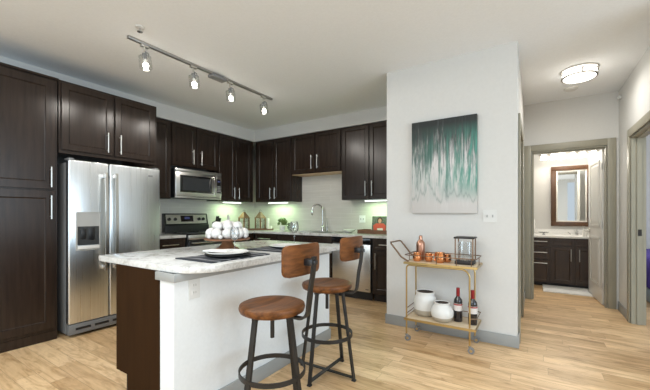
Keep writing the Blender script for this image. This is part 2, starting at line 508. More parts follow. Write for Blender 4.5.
# ------------------------------------------------------------------ the setting
H = 2.74
XL, YB = -4.72, 4.735           # kitchen's left and back walls
XW0, XW1, YW = -1.372, -0.135, 3.387   # the block of wall that carries the painting
XR, YE = 0.88, 5.45             # hall's right wall and end wall
struct('floor', MB().box(-4.9, 4.0, -4.0, 8.4, -0.06, 0.0), 'oak_plank_floor')
struct('ceiling', MB().box(-4.9, 4.0, -4.0, 8.4, H, H+0.08), 'ceiling_paint')
struct('wall_left', MB().box(XL-0.12, XL, -4.0, YB+0.12, 0, H), 'wall_paint')
struct('wall_back', MB().box(XL, XW0, YB, YB+0.12, 0, H), 'wall_paint')
# the wall block: painting face, hall side with a door opening, kitchen side
mb = MB()
mb.box(XW0, XW1, YW, YW+0.12, 0, H)
struct('wall_center', mb, 'wall_paint')
struct('wall_kitchen_end', MB().box(XW0, XW0+0.12, YW+0.12, YB+0.12, 0, H), 'wall_paint')
DL0, DL1, DZ = 3.60, 4.42, 2.04     # left hall door
mb = MB()
mb.box(XW1-0.12, XW1, YW+0.12, DL0, 0, H); mb.box(XW1-0.12, XW1, DL1, YE, 0, H); mb.box(XW1-0.12, XW1, DL0, DL1, DZ, H)
struct('wall_hall_left', mb, 'wall_paint')
# hall's end wall with the bathroom doorway
BX0, BX1 = -0.045, 0.765
mb = MB()
mb.box(XW1-0.12, BX0, YE, YE+0.12, 0, H); mb.box(BX1, XR+0.12, YE, YE+0.12, 0, H); mb.box(BX0, BX1, YE, YE+0.12, DZ+0.04, H)
struct('wall_hall_end', mb, 'wall_paint')
# hall's right wall with the bedroom doorway
DR0, DR1 = 4.02, 4.83
mb = MB()
mb.box(XR, XR+0.12, DR1, YE, 0, H); mb.box(XR, XR+0.12, 3.2, DR0, 0, H); mb.box(XR, XR+0.12, DR0, DR1, DZ, H)
struct('wall_hall_right', mb, 'wall_paint')
# soffit above the wall cabinets
mb = MB()
mb.box(XL, -4.387, -1.0, YB, 2.538, H-0.001); mb.box(-4.387, XW0, 4.4045, YB, 2.538, H-0.001)
struct('wall_soffit', mb, 'wall_paint')
# tiled backsplash
mb = MB()
mb.box(XL, XL+0.010, 2.24, YB, 0.90, 1.90); mb.box(XL+0.010, XW0, YB-0.010, YB, 0.90, 1.90)
struct('trim_5', mb, 'backsplash_tile')
# bathroom shell
BXL, BXR, BYB = -0.50, 1.02, 7.10
struct('wall_bath_back', MB().box(BXL-0.1, BXR+0.1, BYB, BYB+0.1, 0, H), 'wall_paint')
struct('wall_bath_left', MB().box(BXL-0.1, BXL, YE+0.12, BYB, 0, H), 'wall_paint')
struct('wall_bath_right', MB().box(BXR, BXR+0.1, YE+0.12, BYB, 0, H), 'wall_paint')
# bedroom shell behind the right doorway
struct('wall_bedroom_back', MB().box(BXR+0.1, 3.9, 7.9, 8.0, 0, H), 'wall_paint')
# living room behind the photographer: wall with wide window openings
mb = MB()
mb.box(-4.9, 4.0, -4.0, -3.92, 0, 0.35); mb.box(-4.9, 4.0, -4.0, -3.92, 2.6, H)
mb.box(-4.9, -4.25, -4.0, -3.92, 0.35, 2.6); mb.box(0.45, 1.2, -4.0, -3.92, 0.35, 2.6); mb.box(3.2, 4.0, -4.0, -3.92, 0.35, 2.6)
struct('wall_rear', mb, 'wall_paint')

def baseboard(name, x0, x1, y0, y1, h=0.105):
    mb = MB(); mb.box(x0, x1, y0, y1, 0.0, h, 0.003)
    struct(name, mb, 'grey_trim', True)
baseboard('baseboard_center', XW0-0.013, XW1+0.013, YW-0.013, YW-0.0005)
baseboard('baseboard_center_left', XW0-0.013, XW0-0.0005, YW, 4.04)
baseboard('baseboard_hall_left', XW1+0.0005, XW1+0.013, YW, DL0-0.092)
baseboard('baseboard_hall_left_far', XW1+0.0005, XW1+0.013, DL1+0.092, YE-0.022)
baseboard('baseboard_hall_right', XR-0.013, XR-0.0005, DR1+0.092, YE-0.022)
baseboard('baseboard_bath', BXL+0.001, BXL+0.013, YE+0.2, 6.5)

def casing_Y(name, Y, x0, x1, ztop, m='taupe_trim', w=0.09, depth=0.12, back=True):
    """door casing and jamb round an opening in a wall facing -Y"""
    mb = MB(); t = 0.018
    mb.box(x0-w, x0-0.004, Y-t, Y-0.0005, 0, ztop+w, 0.003); mb.box(x1+0.004, x1+w, Y-t, Y-0.0005, 0, ztop+w, 0.003)
    mb.box(x0-0.004, x1+0.004, Y-t+0.001, Y-0.0005, ztop+0.004, ztop+w, 0.003)
    mb.box(x0-0.004, x0+0.014, Y, Y+depth, 0, ztop); mb.box(x1-0.014, x1+0.004, Y, Y+depth, 0, ztop); mb.box(x0+0.014, x1-0.014, Y, Y+depth, ztop-0.014, ztop+0.004)
    mb.box(x0+0.014, x0+0.026, Y+0.035, Y+0.075, 0, ztop-0.014); mb.box(x0+0.014, x1-0.014, Y+0.035, Y+0.075, ztop-0.026, ztop-0.014)
    return struct(name, mb, m, True)
def casing_X(name, X, y0, y1, ztop, side, m='taupe_trim', w=0.09, depth=0.12):
    """side=+1: wall solid lies towards +X of plane X (its face looks to -X); side=-1 the other way"""
    mb = MB(); t = 0.018*(-side)
    def bx(xa, xb, *r): mb.box(min(xa, xb), max(xa, xb), *r)
    e = -0.0005*side
    bx(X+t, X+e, y0-w, y0-0.004, 0, ztop+w, 0.003); bx(X+t, X+e, y1+0.004, y1+w, 0, ztop+w, 0.003)
    bx(X+t*0.95, X+e, y0-0.004, y1+0.004, ztop+0.004, ztop+w, 0.003)
    bx(X, X+side*depth, y0-0.004, y0+0.014, 0, ztop); bx(X, X+side*depth, y1-0.014, y1+0.004, 0, ztop); bx(X, X+side*depth, y0+0.014, y1-0.014, ztop-0.014, ztop+0.004)
    bx(X+side*0.045, X+side*0.085, y1-0.026, y1-0.014, 0, ztop-0.014)
    bx(X+side*0.045, X+side*0.085, y0+0.014, y1-0.026, ztop-0.026, ztop-0.014)
    return struct(name, mb, m, True)
casing_Y('trim_1', YE, BX0, BX1, 2.07)
casing_X('trim_2', XW1, DL0, DL1, 2.04, -1)
casing_X('trim_3', XR, DR0, DR1, 2.04, +1)
# strike plate on the right jamb
MB().box(XR+0.052, XR+0.082, DR1-0.0285, DR1-0.0262, 0.96, 1.03).build('trim_4', 'gunmetal')['kind'] = 'structure'

# closed closet door in the left hall wall
o = struct('door_2', MB().box(XW1-0.085, XW1-0.05, DL0+0.016, DL1-0.028, 0.012, 2.024), 'pale_door')

# bathroom door, standing open into the bathroom
hx, hy = 0.752, YE+0.115
ang = math.radians(94.5)
def door_leaf():
    L, T, Z0, Z1 = 0.76, 0.035, 0.012, 2.05
    mb = MB(); mb.box(0, L, -T/2, T/2, Z0, Z1, 0.002)
    for s in (-1, 1):
        for (z0, z1) in ((0.22, 0.88), (1.02, 1.92)):
            fn = lambda a, z, d, s=s: (a, s*(T/2+d), z)
            # raised moulding frame
            for (a0, a1, q0, q1) in ((0.12, L-0.12, z0, z0+0.03), (0.12, L-0.12, z1-0.03, z1), (0.12, 0.15, z0, z1), (L-0.15, L-0.12, z0, z1)):
                mb.quads(fn, a0, a1, q0, q1, -0.001, 0.008)
            mb.quads(fn, 0.19, L-0.19, z0+0.07, z1-0.07, -0.001, 0.005)
    R = Matrix.Translation((hx, hy, 0)) @ Matrix.Rotation(ang, 4, 'Z') @ Matrix.Translation((0.0, 0.0, 0))
    mb.rot(R); d = mb.build('door_1', 'door_paint'); d['kind'] = 'structure'
    hm = MB()
    for s in (-1, 1):
        hm.cyl((L-0.07, s*T/2, 0.95), (L-0.07, s*(T/2+0.012), 0.95), 0.028, 16)
        hm.cyl((L-0.07, s*T/2, 0.95), (L-0.07, s*(T/2+0.05), 0.95), 0.010, 10)
        hm.tube([(L-0.07, s*(T/2+0.05), 0.95), (L-0.12, s*(T/2+0.052), 0.952), (L-0.185, s*(T/2+0.048), 0.948)], 0.008, 10)
    hm.rot(R); hm.build('door_handle', 'nickel', d)
    for z in (0.25, 1.05, 1.82):
        h = MB(); h.cyl((-0.004, T/2+0.004, z-0.045), (-0.004, T/2+0.004, z+0.045), 0.007, 10); h.rot(R); h.build('hinge', 'nickel', d)
door_leaf()

# ------------------------------------------------------------------ kitchen cabinets
CABM = 'espresso_wood'
G_UP = 'dark wall cabinets of the kitchen'
def cabinet(name, label, P, a0, a1, z0, z1, depth, doors, group, loc, handles=True, under=None, drawers=(), fill=(), base=False):
    """P: face mapping, depth: how far the body runs back; doors: (a0,a1,z0,z1,(handle a, z0, z1))"""
    t = thing(name, label, 'cabinet', loc, group)
    g = 0.0012
    mb = MB(); mb.quads(P, a0+g, a1-g, z0, z1, -depth, -0.001); mb.build('body', 'espresso_wood', t, smooth=False)
    for (d0, d1, e0, e1, hd) in doors:
        d = MB().shaker(P, d0, d1, e0, e1).build('door', CABM, t, smooth=False)
        if hd: bar_handle(P, d, *hd)
    for (d0, d1, e0, e1, hd) in drawers:
        mb = MB(); mb.shaker(P, d0, d1, e0, e1, 0.03, 0.02, 0.006, 0.006) if (e1-e0) < 0.2 else mb.shaker(P, d0, d1, e0, e1)
        d = mb.build('drawer', CABM, t, smooth=False)
        if hd: bar_handle(P, d, (e0+e1)/2, hd[0], hd[1], horiz=True)
    if under:
        mb = MB(); mb.quads(P, a0+0.004, a1-0.004, z0-0.006, z0-0.0005, -depth+0.01, -0.004); mb.build('underside_panel', under, t, smooth=False)
    if base:
        mb = MB(); mb.quads(P, a0+0.002, a1-0.002, 0.0, z0-0.0005, -depth, -0.06); mb.build('toe_kick', 'espresso_dark', t, smooth=False)
    return t

# pantry
P = PXp(-3.87)
t = thing('pantry_cabinet', 'full-height dark pantry cabinet left of the refrigerator', 'cabinet', (-4.3, 0.93, 0))
MB().quads(P, 0.60, 1.256, 0.085, 2.478, -0.84, -0.001).build('body', CABM, t, smooth=False)
MB().quads(P, 0.602, 1.254, 0.0, 0.084, -0.84, 0.006).build('plinth', 'espresso_wood', t, smooth=False)
MB().box(-4.70, -3.848, 0.595, 1.262, 2.479, 2.497).build('top_rail', CABM, t, smooth=False)
d = MB().shaker(P, 0.612, 1.235, 1.432, 2.465, 0.07).build('door', CABM, t, smooth=False); bar_handle(P, d, 1.198, 1.45, 1.64)
d = MB().shaker(P, 0.612, 1.235, 0.115, 1.418, 0.07).build('door', CABM, t, smooth=False); bar_handle(P, d, 1.198, 1.15, 1.37)
# over the fridge
P = PXp(-3.87)
cabinet('overhead_cabinet', 'deep dark two-door cabinet above the refrigerator', P, 1.266, 2.238, 1.79, 2.497, 0.84,
        [(1.285, 1.742, 1.825, 2.475, (1.685, 1.85, 2.06)), (1.766, 2.205, 1.825, 2.475, (1.812, 1.85, 2.06))], G_UP, (-4.3, 1.75, 1.79))
# left wall run
PL = PXp(-4.407)
dep = 0.30
ZB, ZT = 1.415, 2.533
cabinet('wall_cabinet', 'narrow dark wall cabinet between the refrigerator cabinet and the microwave', PL, 2.242, 2.757, ZB, ZT, dep,
        [(2.262, 2.744, ZB+.012, ZT-.012, (2.30, ZB+.06, ZB+.26))], G_UP, (-4.56, 2.5, ZB))
cabinet('wall_cabinet', 'short dark two-door cabinet directly above the microwave', PL, 2.757, 3.594, 1.90, ZT, dep,
        [(2.768, 3.168, 1.912, ZT-.012, (3.105, 1.95, 2.17)), (3.182, 3.583, 1.912, ZT-.012, (3.245, 1.95, 2.17))], G_UP, (-4.56, 3.17, 1.90))
cabinet('wall_cabinet', 'tall dark two-door wall cabinet right of the microwave, ending at the corner', PL, 3.594, 4.384, ZB, ZT, dep,
        [(3.606, 3.952, ZB+.012, ZT-.012, (3.905, ZB+.045, ZB+.24)), (3.964, 4.335, ZB+.012, ZT-.012, (4.01, ZB+.045, ZB+.24))], G_UP, (-4.56, 3.99, ZB))
# back wall run
PB = PYn(4.4245)
cabinet('wall_cabinet', 'tall dark two-door wall cabinet on the back wall next to the corner', PB, -4.375, -3.524, ZB, ZT, dep,
        [(-4.335, -3.941, ZB+.012, ZT-.012, (-3.985, ZB+.05, ZB+.25)), (-3.927, -3.535, ZB+.012, ZT-.012, (-3.878, ZB+.05, ZB+.25))], G_UP, (-3.95, 4.58, ZB))
cabinet('wall_cabinet', 'short dark two-door cabinet with pale underside above the sink', PB, -3.524, -2.536, 1.868, ZT, dep,
        [(-3.510, -3.035, 1.882, ZT-.012, (-3.088, 1.94, 2.16)), (-3.021, -2.550, 1.882, ZT-.012, (-2.972, 1.94, 2.16))], G_UP, (-3.03, 4.58, 1.868), under='birch_underside')
cabinet('wall_cabinet', 'tall dark two-door wall cabinet right of the sink, by the white wall', PB, -2.536, -1.585, ZB, ZT, dep,
        [(-2.522, -2.068, ZB+.012, ZT-.012, (-2.112, ZB+.05, ZB+.27)), (-2.054, -1.60, ZB+.012, ZT-.012, (-2.008, ZB+.05, ZB+.27))], G_UP, (-2.06, 4.58, ZB))

# base cabinets, left wall
G_B = 'dark base cabinets of the kitchen'
PLB = PXp(-4.11)
cabinet('base_cabinet', 'dark base cabinet between the refrigerator and the range', PLB, 2.245, 2.785, 0.105, 0.868, 0.60,
        [(2.26, 2.775, 0.115, 0.695, (2.72, 0.52, 0.68))], G_B, (-4.4, 2.5, 0), drawers=[(2.26, 2.775, 0.71, 0.858, (2.43, 2.66))], base=True)
cabinet('base_cabinet', 'dark base cabinet in the corner right of the range', PLB, 3.575, 4.10, 0.105, 0.868, 0.60,
        [(3.59, 4.02, 0.115, 0.858, (3.64, 0.62, 0.80))], G_B, (-4.4, 3.84, 0), base=True)
# back wall
PBB = PYn(4.115)
cabinet('base_cabinet', 'dark base cabinet with a drawer under the lanterns', PBB, -4.085, -3.575, 0.105, 0.868, 0.60,
        [(-4.07, -3.587, 0.115, 0.695, (-3.64, 0.50, 0.68))], G_B, (-3.85, 4.4, 0), drawers=[(-4.07, -3.587, 0.71, 0.858, (-3.98, -3.70))], base=True)
cabinet('base_cabinet', 'wide dark sink base cabinet under the faucet', PBB, -3.575, -2.505, 0.105, 0.868, 0.60,
        [(-3.56, -3.05, 0.115, 0.695, (-3.10, 0.50, 0.68)), (-3.036, -2.52, 0.115, 0.695, (-2.98, 0.50, 0.68))], G_B, (-3.04, 4.4, 0),
        drawers=[(-3.56, -3.05, 0.71, 0.858, None), (-3.036, -2.52, 0.71, 0.858, None)], base=True)
cabinet('base_cabinet', 'narrow dark base cabinet right of the dishwasher', PBB, -1.878, -1.388, 0.105, 0.868, 0.60,
        [(-1.862, -1.40, 0.115, 0.695, (-1.815, 0.45, 0.67))], G_B, (-1.63, 4.4, 0), drawers=[(-1.862, -1.40, 0.71, 0.858, (-1.76, -1.50))], base=True)

# countertops
CT0, CT1 = 0.870, 0.907
MB().box(XL+0.011, -4.085, 2.243, 2.788, CT0, CT1, 0.004).build('countertop', 'granite', loc=(-4.4, 2.5, CT0))
tag(bpy.data.objects['countertop'], 'short granite countertop between the refrigerator and the range', 'countertop', 'granite kitchen countertops')
# L-shaped run with a sink hole
SX0, SX1, SY0, SY1 = -3.38, -2.66, 4.20, 4.58
mb = MB()
mb.box(XL+0.011, -4.085, 3.572, 4.09, CT0, CT1)
mb.box(XL+0.011, SX0, 4.09, YB-0.011, CT0, CT1); mb.box(SX1, XW0-0.004, 4.09, YB-0.011, CT0, CT1)
mb.box(SX0, SX1, 4.09, SY0, CT0, CT1); mb.box(SX0, SX1, SY1, YB-0.011, CT0, CT1)
o = mb.build('countertop', 'granite', loc=(-3.0, 4.4, CT0), smooth=False)
tag(o, 'long L-shaped granite countertop along the back wall with the sink', 'countertop', 'granite kitchen countertops')
mb = MB(); w = 0.003
mb.box(SX0, SX0+w, SY0, SY1, 0.88, 0.905); mb.box(SX1-w, SX1, SY0, SY1, 0.88, 0.905); mb.box(SX0+w, SX1-w, SY0, SY0+w, 0.88, 0.905); mb.box(SX0+w, SX1-w, SY1-w, SY1, 0.88, 0.905)
mb.box(SX0+w, SX1-w, SY0+w, SY1-w, 0.878, 0.882)
mb.build('sink_basin', 'stainless_steel', o, smooth=False)

# faucet
t = thing('kitchen_faucet', 'chrome gooseneck kitchen faucet on the back countertop', 'faucet', (-3.03, 4.64, CT1))
mb = MB(); mb.lathe([(0.028, 0.0005), (0.028, 0.01), (0.02, 0.03), (0.018, 0.09), (0.014, 0.10), (0.0, 0.10)], (-3.03, 4.64, CT1), 18); mb.build('base', 'chrome', t)
pts = [(-3.03, 4.64, 1.0)] + [(-3.03, 4.64, 1.0+0.27*k/4) for k in range(1, 5)]
for k in range(1, 10):
    a = PI*k/9; pts.append((-3.03-0.075*(1-math.cos(a))*0.8, 4.64-0.075*(1-math.cos(a))*0.9, 1.27+0.085*math.sin(a)))
MB().tube(pts, 0.0115, 12).build('spout', 'chrome', t)
e = pts[-1]; MB().lathe([(0.0, 0.0), (0.013, 0.0), (0.017, -0.03), (0.017, -0.085), (0.012, -0.095), (0.0, -0.095)], e, 16).build('spray_head', 'chrome', t)
MB().cyl((-2.94, 4.64, CT1+0.001), (-2.94, 4.64, CT1+0.075), 0.014, 14).tube([(-2.94, 4.64, 0.975), (-2.935, 4.63, 1.06), (-2.93, 4.62, 1.13)], 0.007, 10).build('side_lever', 'chrome', t)

# dishwasher
P = PYn(4.105)
t = thing('dishwasher', 'stainless steel dishwasher in the back base cabinets, behind the far bar stool', 'dishwasher', (-2.19, 4.4, 0))
MB().quads(P, -2.497, -1.884, 0.105, 0.866, -0.58, -0.001).build('body', 'black_plastic', t, smooth=False)
mb = MB(); mb.box(-2.492, -1.889, 4.075, 4.104, 0.125, 0.775, 0.006); d = mb.build('door', 'stainless_steel', t)
MB().box(-2.492, -1.889, 4.078, 4.104, 0.78, 0.862, 0.004).build('control_panel', 'black_gloss', t)
MB().box(-1.96, -1.91, 4.0735, 4.0755, 0.155, 0.168).build('badge', 'grey_plastic', d)
MB().quads(P, -2.492, -1.889, 0.0, 0.104, -0.05, -0.045).build('kick_plate', 'black_plastic', t, smooth=False)

# ------------------------------------------------------------------ refrigerator
t = thing('refrigerator', 'stainless steel side-by-side refrigerator with water dispenser', 'refrigerator', (-4.1, 1.75, 0))
FX, F0, F1, FZ = -3.745, 1.303, 2.208, 1.722
MB().box(-4.62, FX-0.075, F0+0.004, F1-0.004, 0.03, FZ-0.022, 0.006).build('case', 'fridge_side_grey', t)
def fridge_door(y0, y1):
    mb = MB(); mb.box(FX-0.068, FX, y0, y1, 0.135, FZ, 0.012, 3); return mb.build('door', 'stainless_fridge', t)
d1 = fridge_door(F0, 1.655); d2 = fridge_door(1.663, F1)
def fridge_handle(y, parent):
    pts = []
    for k in range(13):
        u = k/12; z = 0.62+u*1.0
        pts.append((FX+0.045+0.018*math.sin(PI*u), y, z))
    mb = MB(); mb.tube(pts, 0.0, flat=(0.026, 0.016), up=(1, 0, 0))
    for z in (0.65, 1.59): mb.box(FX-0.001, FX+0.055, y-0.011, y+0.011, z-0.02, z+0.02, 0.003)
    mb.build('handle', 'nickel', parent)
fridge_handle(1.612, d1); fridge_handle(1.708, d2)
# dispenser in the left door
y0, y1 = 1.374, 1.562
mb = MB()
for r in ((y0-0.012, y1+0.012, 1.205, 1.217), (y0-0.012, y1+0.012, 0.838, 0.85), (y0-0.012, y0, 0.85, 1.205), (y1, y1+0.012, 0.85, 1.205)):
    mb.box(FX+0.0005, FX+0.010, *r, 0.002)
dp = mb.build('dispenser_frame', 'light_grey_plastic', d1)
MB().box(FX+0.0005, FX+0.007, y0, y1, 1.075, 1.205).build('dispenser_panel', 'light_grey_plastic', d1)
MB().box(FX+0.0003, FX+0.0018, y0, y1, 0.89, 1.075).build('dispenser_recess', 'smoked_window', d1)
mb = MB(); mb.box(FX+0.001, FX+0.006, y0+0.03, y0+0.075, 0.95, 1.05, 0.002); mb.box(FX+0.001, FX+0.006, y0+0.095, y0+0.15, 0.94, 1.06, 0.002); mb.build('dispenser_paddle', 'black_plastic', d1)
MB().box(FX+0.0005, FX+0.018, y0, y1, 0.852, 0.885, 0.004).build('drip_tray', 'white_plastic', d1)
mb = MB(); mb.box(FX-0.06, FX-0.006, F0+0.004, F1-0.004, 0.03, 0.128, 0.004); g = mb.build('base_grille', 'fridge_side_grey', t)
mb = MB()
for k in range(5): mb.box(FX-0.008, FX-0.004, F0+0.06+k*0.165, F0+0.19+k*0.165, 0.068, 0.09)
mb.build('grille_slot', 'black_plastic', g)
mb = MB(); mb.box(FX-0.0005, FX+0.0015, 2.07, 2.12, 1.625, 1.645, 0.0006); mb.build('badge', 'grey_plastic', d2)
for y in (F0+0.03, F1-0.03): MB().box(FX-0.12, FX-0.02, y-0.022, y+0.022, FZ+0.0005, FZ+0.018, 0.004).build('hinge_cover', 'grey_plastic', t)
for y in (F0+0.05, F1-0.05):
    for x in (-4.55, -3.9): MB().cyl((x, y, 0.0), (x, y, 0.031), 0.02, 12).build('foot', 'black_plastic', t)

# ------------------------------------------------------------------ range
R0, R1 = 2.796, 3.562
t = thing('kitchen_range', 'stainless and black electric range with raised control panel', 'stove', (-4.35, 3.18, 0))
MB().box(-4.70, -4.075, R0, R1, 0.02, 0.905, 0.004).build('body', 'black_plastic', t)
MB().box(-4.62, -4.045, R0-0.003, R1+0.003, 0.9065, 0.922, 0.004).build('cooktop', 'black_gloss', t)
mb = MB(); mb.prism([(-4.70, 0.9225), (-4.60, 0.9225), (-4.60, 1.02), (-4.625, 1.04), (-4.655, 1.205), (-4.70, 1.205)], R0+0.001, R1-0.001, 0.004, fn=lambda a, b, d: (a, d, b)); bg = mb.build('backguard', 'black_plastic', t)
# sloped stainless face of the backguard
def bgp(y, s, d):   # s along slope 0..1
    A = Vector((-4.6255, 0, 1.042)); B = Vector((-4.6545, 0, 1.203)); nrm = Vector((0.161, 0, 0.03)).normalized()
    p = A.lerp(B, s) + nrm*d; return (p.x, y, p.z)
mb = MB(); mb.quads(bgp, R0+0.03, R1-0.03, 0.03, 0.90, 0.001, 0.006); fp = mb.build('control_panel', 'stainless_steel', bg, smooth=False)
mb = MB(); mb.quads(bgp, 3.065, 3.285, 0.22, 0.80, 0.0063, 0.009); mb.build('display', 'black_gloss', bg, smooth=False)
mb = MB(); mb.quads(bgp, 3.13, 3.22, 0.45, 0.68, 0.0093, 0.0105); mb.build('clock_window', 'display_blue', bg, smooth=False)
for y in (2.865, 2.965, 3.385, 3.465):
    p0 = bgp(y, 0.45, 0.006); p1 = bgp(y, 0.45, 0.03)
    mb = MB(); mb.tube([p0, p1], 0.024, 16); mb.build('knob', 'black_plastic', bg)
mb = MB(); mb.box(-4.074, -4.045, R0+0.004, R1-0.004, 0.20, 0.83, 0.006); od = mb.build('oven_door', 'black_gloss', t)
MB().tube([(-4.045, R0+0.06, 0.79), (-4.0, R0+0.06, 0.79), (-3.995, 3.18, 0.79), (-4.0, R1-0.06, 0.79), (-4.045, R1-0.06, 0.79)], 0.011, 10).build('handle', 'stainless_steel', od)
MB().box(-4.074, -4.048, R0+0.004, R1-0.004, 0.835, 0.902, 0.004).build('front_trim', 'stainless_steel', t)
MB().box(-4.074, -4.048, R0+0.004, R1-0.004, 0.03, 0.19, 0.006).build('storage_drawer', 'stainless_steel', t)
for (x, y, r) in ((-4.2, 2.98, 0.10), (-4.2, 3.38, 0.08), (-4.46, 2.98, 0.08), (-4.46, 3.38, 0.10)):
    MB().lathe([(r-0.004, 0), (r, 0), (r, 0.0008), (r-0.004, 0.0008), (r-0.004, 0)], (x, y, 0.9222), 32).build('burner_ring', 'grey_plastic', t)

# microwave
M0, M1, MZ0, MZ1, MX = 2.772, 3.582, 1.432, 1.858, -4.315
t = thing('microwave_oven', 'stainless over-the-range microwave with black window', 'microwave', (-4.5, 3.18, MZ0))
MB().box(-4.70, MX-0.032, M0, M1, MZ0, MZ1, 0.003).build('body', 'black_plastic', t)
mb = MB(); mb.box(MX-0.031, MX, M0, 3.475, MZ0+0.03, MZ1-0.045, 0.005); md = mb.build('door', 'stainless_steel', t)
MB().box(MX+0.0005, MX+0.003, 2.845, 3.39, MZ0+0.085, MZ1-0.09, 0.001).build('window', 'black_gloss', md)
MB().box(MX+0.0035, MX+0.0042, 2.885, 3.345, MZ0+0.115, MZ1-0.12).build('window_mesh', 'smoked_window', md)
pts = [(MX+0.002, 3.432, MZ0+0.07)] + [(MX+0.03+0.015*math.sin(PI*k/8), 3.432, MZ0+0.08+0.26*k/8) for k in range(9)] + [(MX+0.002, 3.432, MZ0+0.35)]
MB().tube(pts, 0.0, flat=(0.028, 0.014), up=(1, 0, 0)).build('handle', 'nickel', md)
mb = MB(); mb.box(MX-0.031, MX-0.001, 3.479, M1, MZ0+0.03, MZ1-0.045, 0.004); cp = mb.build('control_panel', 'stainless_steel', t)
MB().box(MX-0.0008, MX+0.001, 3.492, 3.572, MZ0+0.10, MZ1-0.10).build('keypad', 'black_gloss', cp)
MB().box(MX+0.0012, MX+0.0017, 3.505, 3.56, MZ1-0.15, MZ1-0.125).build('clock_window', 'display_blue', cp)
mb = MB()
for r in range(4):
    for c in range(3): mb.box(MX+0.0012, MX+0.0018, 3.502+c*0.022, 3.518+c*0.022, MZ0+0.12+r*0.026, MZ0+0.136+r*0.026)
mb.build('key_button', 'light_grey_plastic', cp)
MB().box(MX-0.031, MX, M0, M1, MZ1-0.042, MZ1-0.001, 0.004).build('vent_grille', 'stainless_steel', t)
MB().box(MX-0.031, MX-0.004, M0, M1, MZ0, MZ0+0.027, 0.003).build('lower_trim', 'stainless_steel', t)

# under-cabinet lights
def under_light(label, x0, x1, y0, y1, power):
    z = ZB-0.001
    t = thing('under_cabinet_light', label, 'light', ((x0+x1)/2, (y0+y1)/2, z-0.024), 'under-cabinet lights')
    MB().box(x0, x1, y0, y1, z-0.012, z-0.0005, 0.002).build('housing', 'white_plastic', t)
    MB().box(x0+0.01, x1-0.01, y0+0.01, y1-0.01, z-0.022, z-0.0125, 0.002).build('diffuser', 'strip_glow', t)
    light('under_cabinet_lamp', 'AREA', ((x0+x1)/2, (y0+y1)/2, z-0.028), power, (0.64, 1.0, 0.54), x1-x0, y1-y0, target=((x0+x1)/2, (y0+y1)/2, 0))
under_light('glowing strip light under the wall cabinet right of the microwave', -4.56, -4.50, 3.80, 4.20, 3.2)
under_light('glowing strip light under the back wall cabinet above the lanterns', -4.17, -3.72, 4.52, 4.58, 3.2)
under_light('glowing strip light under the wall cabinet above the framed photo', -2.20, -1.74, 4.52, 4.58, 3.2)

# ------------------------------------------------------------------ island
t = thing('kitchen_island', 'kitchen island with dark cabinet end and white panelled front', 'island', (-1.95, 1.9, 0))
IY0, IY1 = 1.062, 2.66
mb = MB(); mb.prism([(-2.315, 0.18), (-2.175, 0.18), (-2.175, 0.0), (-1.801, 0.0), (-1.801, 0.868), (-2.315, 0.868)], IY0+0.006, IY1, fn=lambda a, b, d: (a, d, b)); mb.build('cabinet_body', 'espresso_side', t, smooth=False)
MB().box(-2.185, -2.1755, IY0+0.007, IY1, 0.0, 0.178).build('toe_kick', 'espresso_dark', t, smooth=False)
P = PXn(-2.316)
for (a0, a1, h) in ((IY0+0.02, 1.60, 1.55), (1.612, 2.13, 1.66), (2.142, IY1-0.005, 2.60)):
    d = MB().shaker(P, a0, a1, 0.19, 0.69).build('door', CABM, t, smooth=False); bar_handle(P, d, h, 0.5, 0.67)
    d = MB().shaker(P, a0, a1, 0.705, 0.858, 0.03, 0.02, 0.006, 0.006).build('drawer', CABM, t, smooth=False); bar_handle(P, d, 0.78, (a0+a1)/2-0.11, (a0+a1)/2+0.11, horiz=True)
MB().box(-1.80, -1.667, IY0, IY1+0.01, 0.0, 0.868).build('white_panel', 'island_paint', t, smooth=False)
bpy.data.objects['white_panel']['label'] = 'white painted half wall facing the stools'
mb = MB(); mb.box(-1.83, -1.645, IY0-0.014, IY1+0.02, 0.822, 0.868, 0.003); mb.build('cap_trim', 'grey_trim', t)
mb = MB(); mb.box(-1.6665, -1.654, IY0-0.012, IY1+0.02, 0.0, 0.10, 0.003); mb.box(-1.80, -1.6665, IY0-0.012, IY0-0.0005, 0.0, 0.10, 0.003); mb.build('baseboard', 'grey_trim', t)
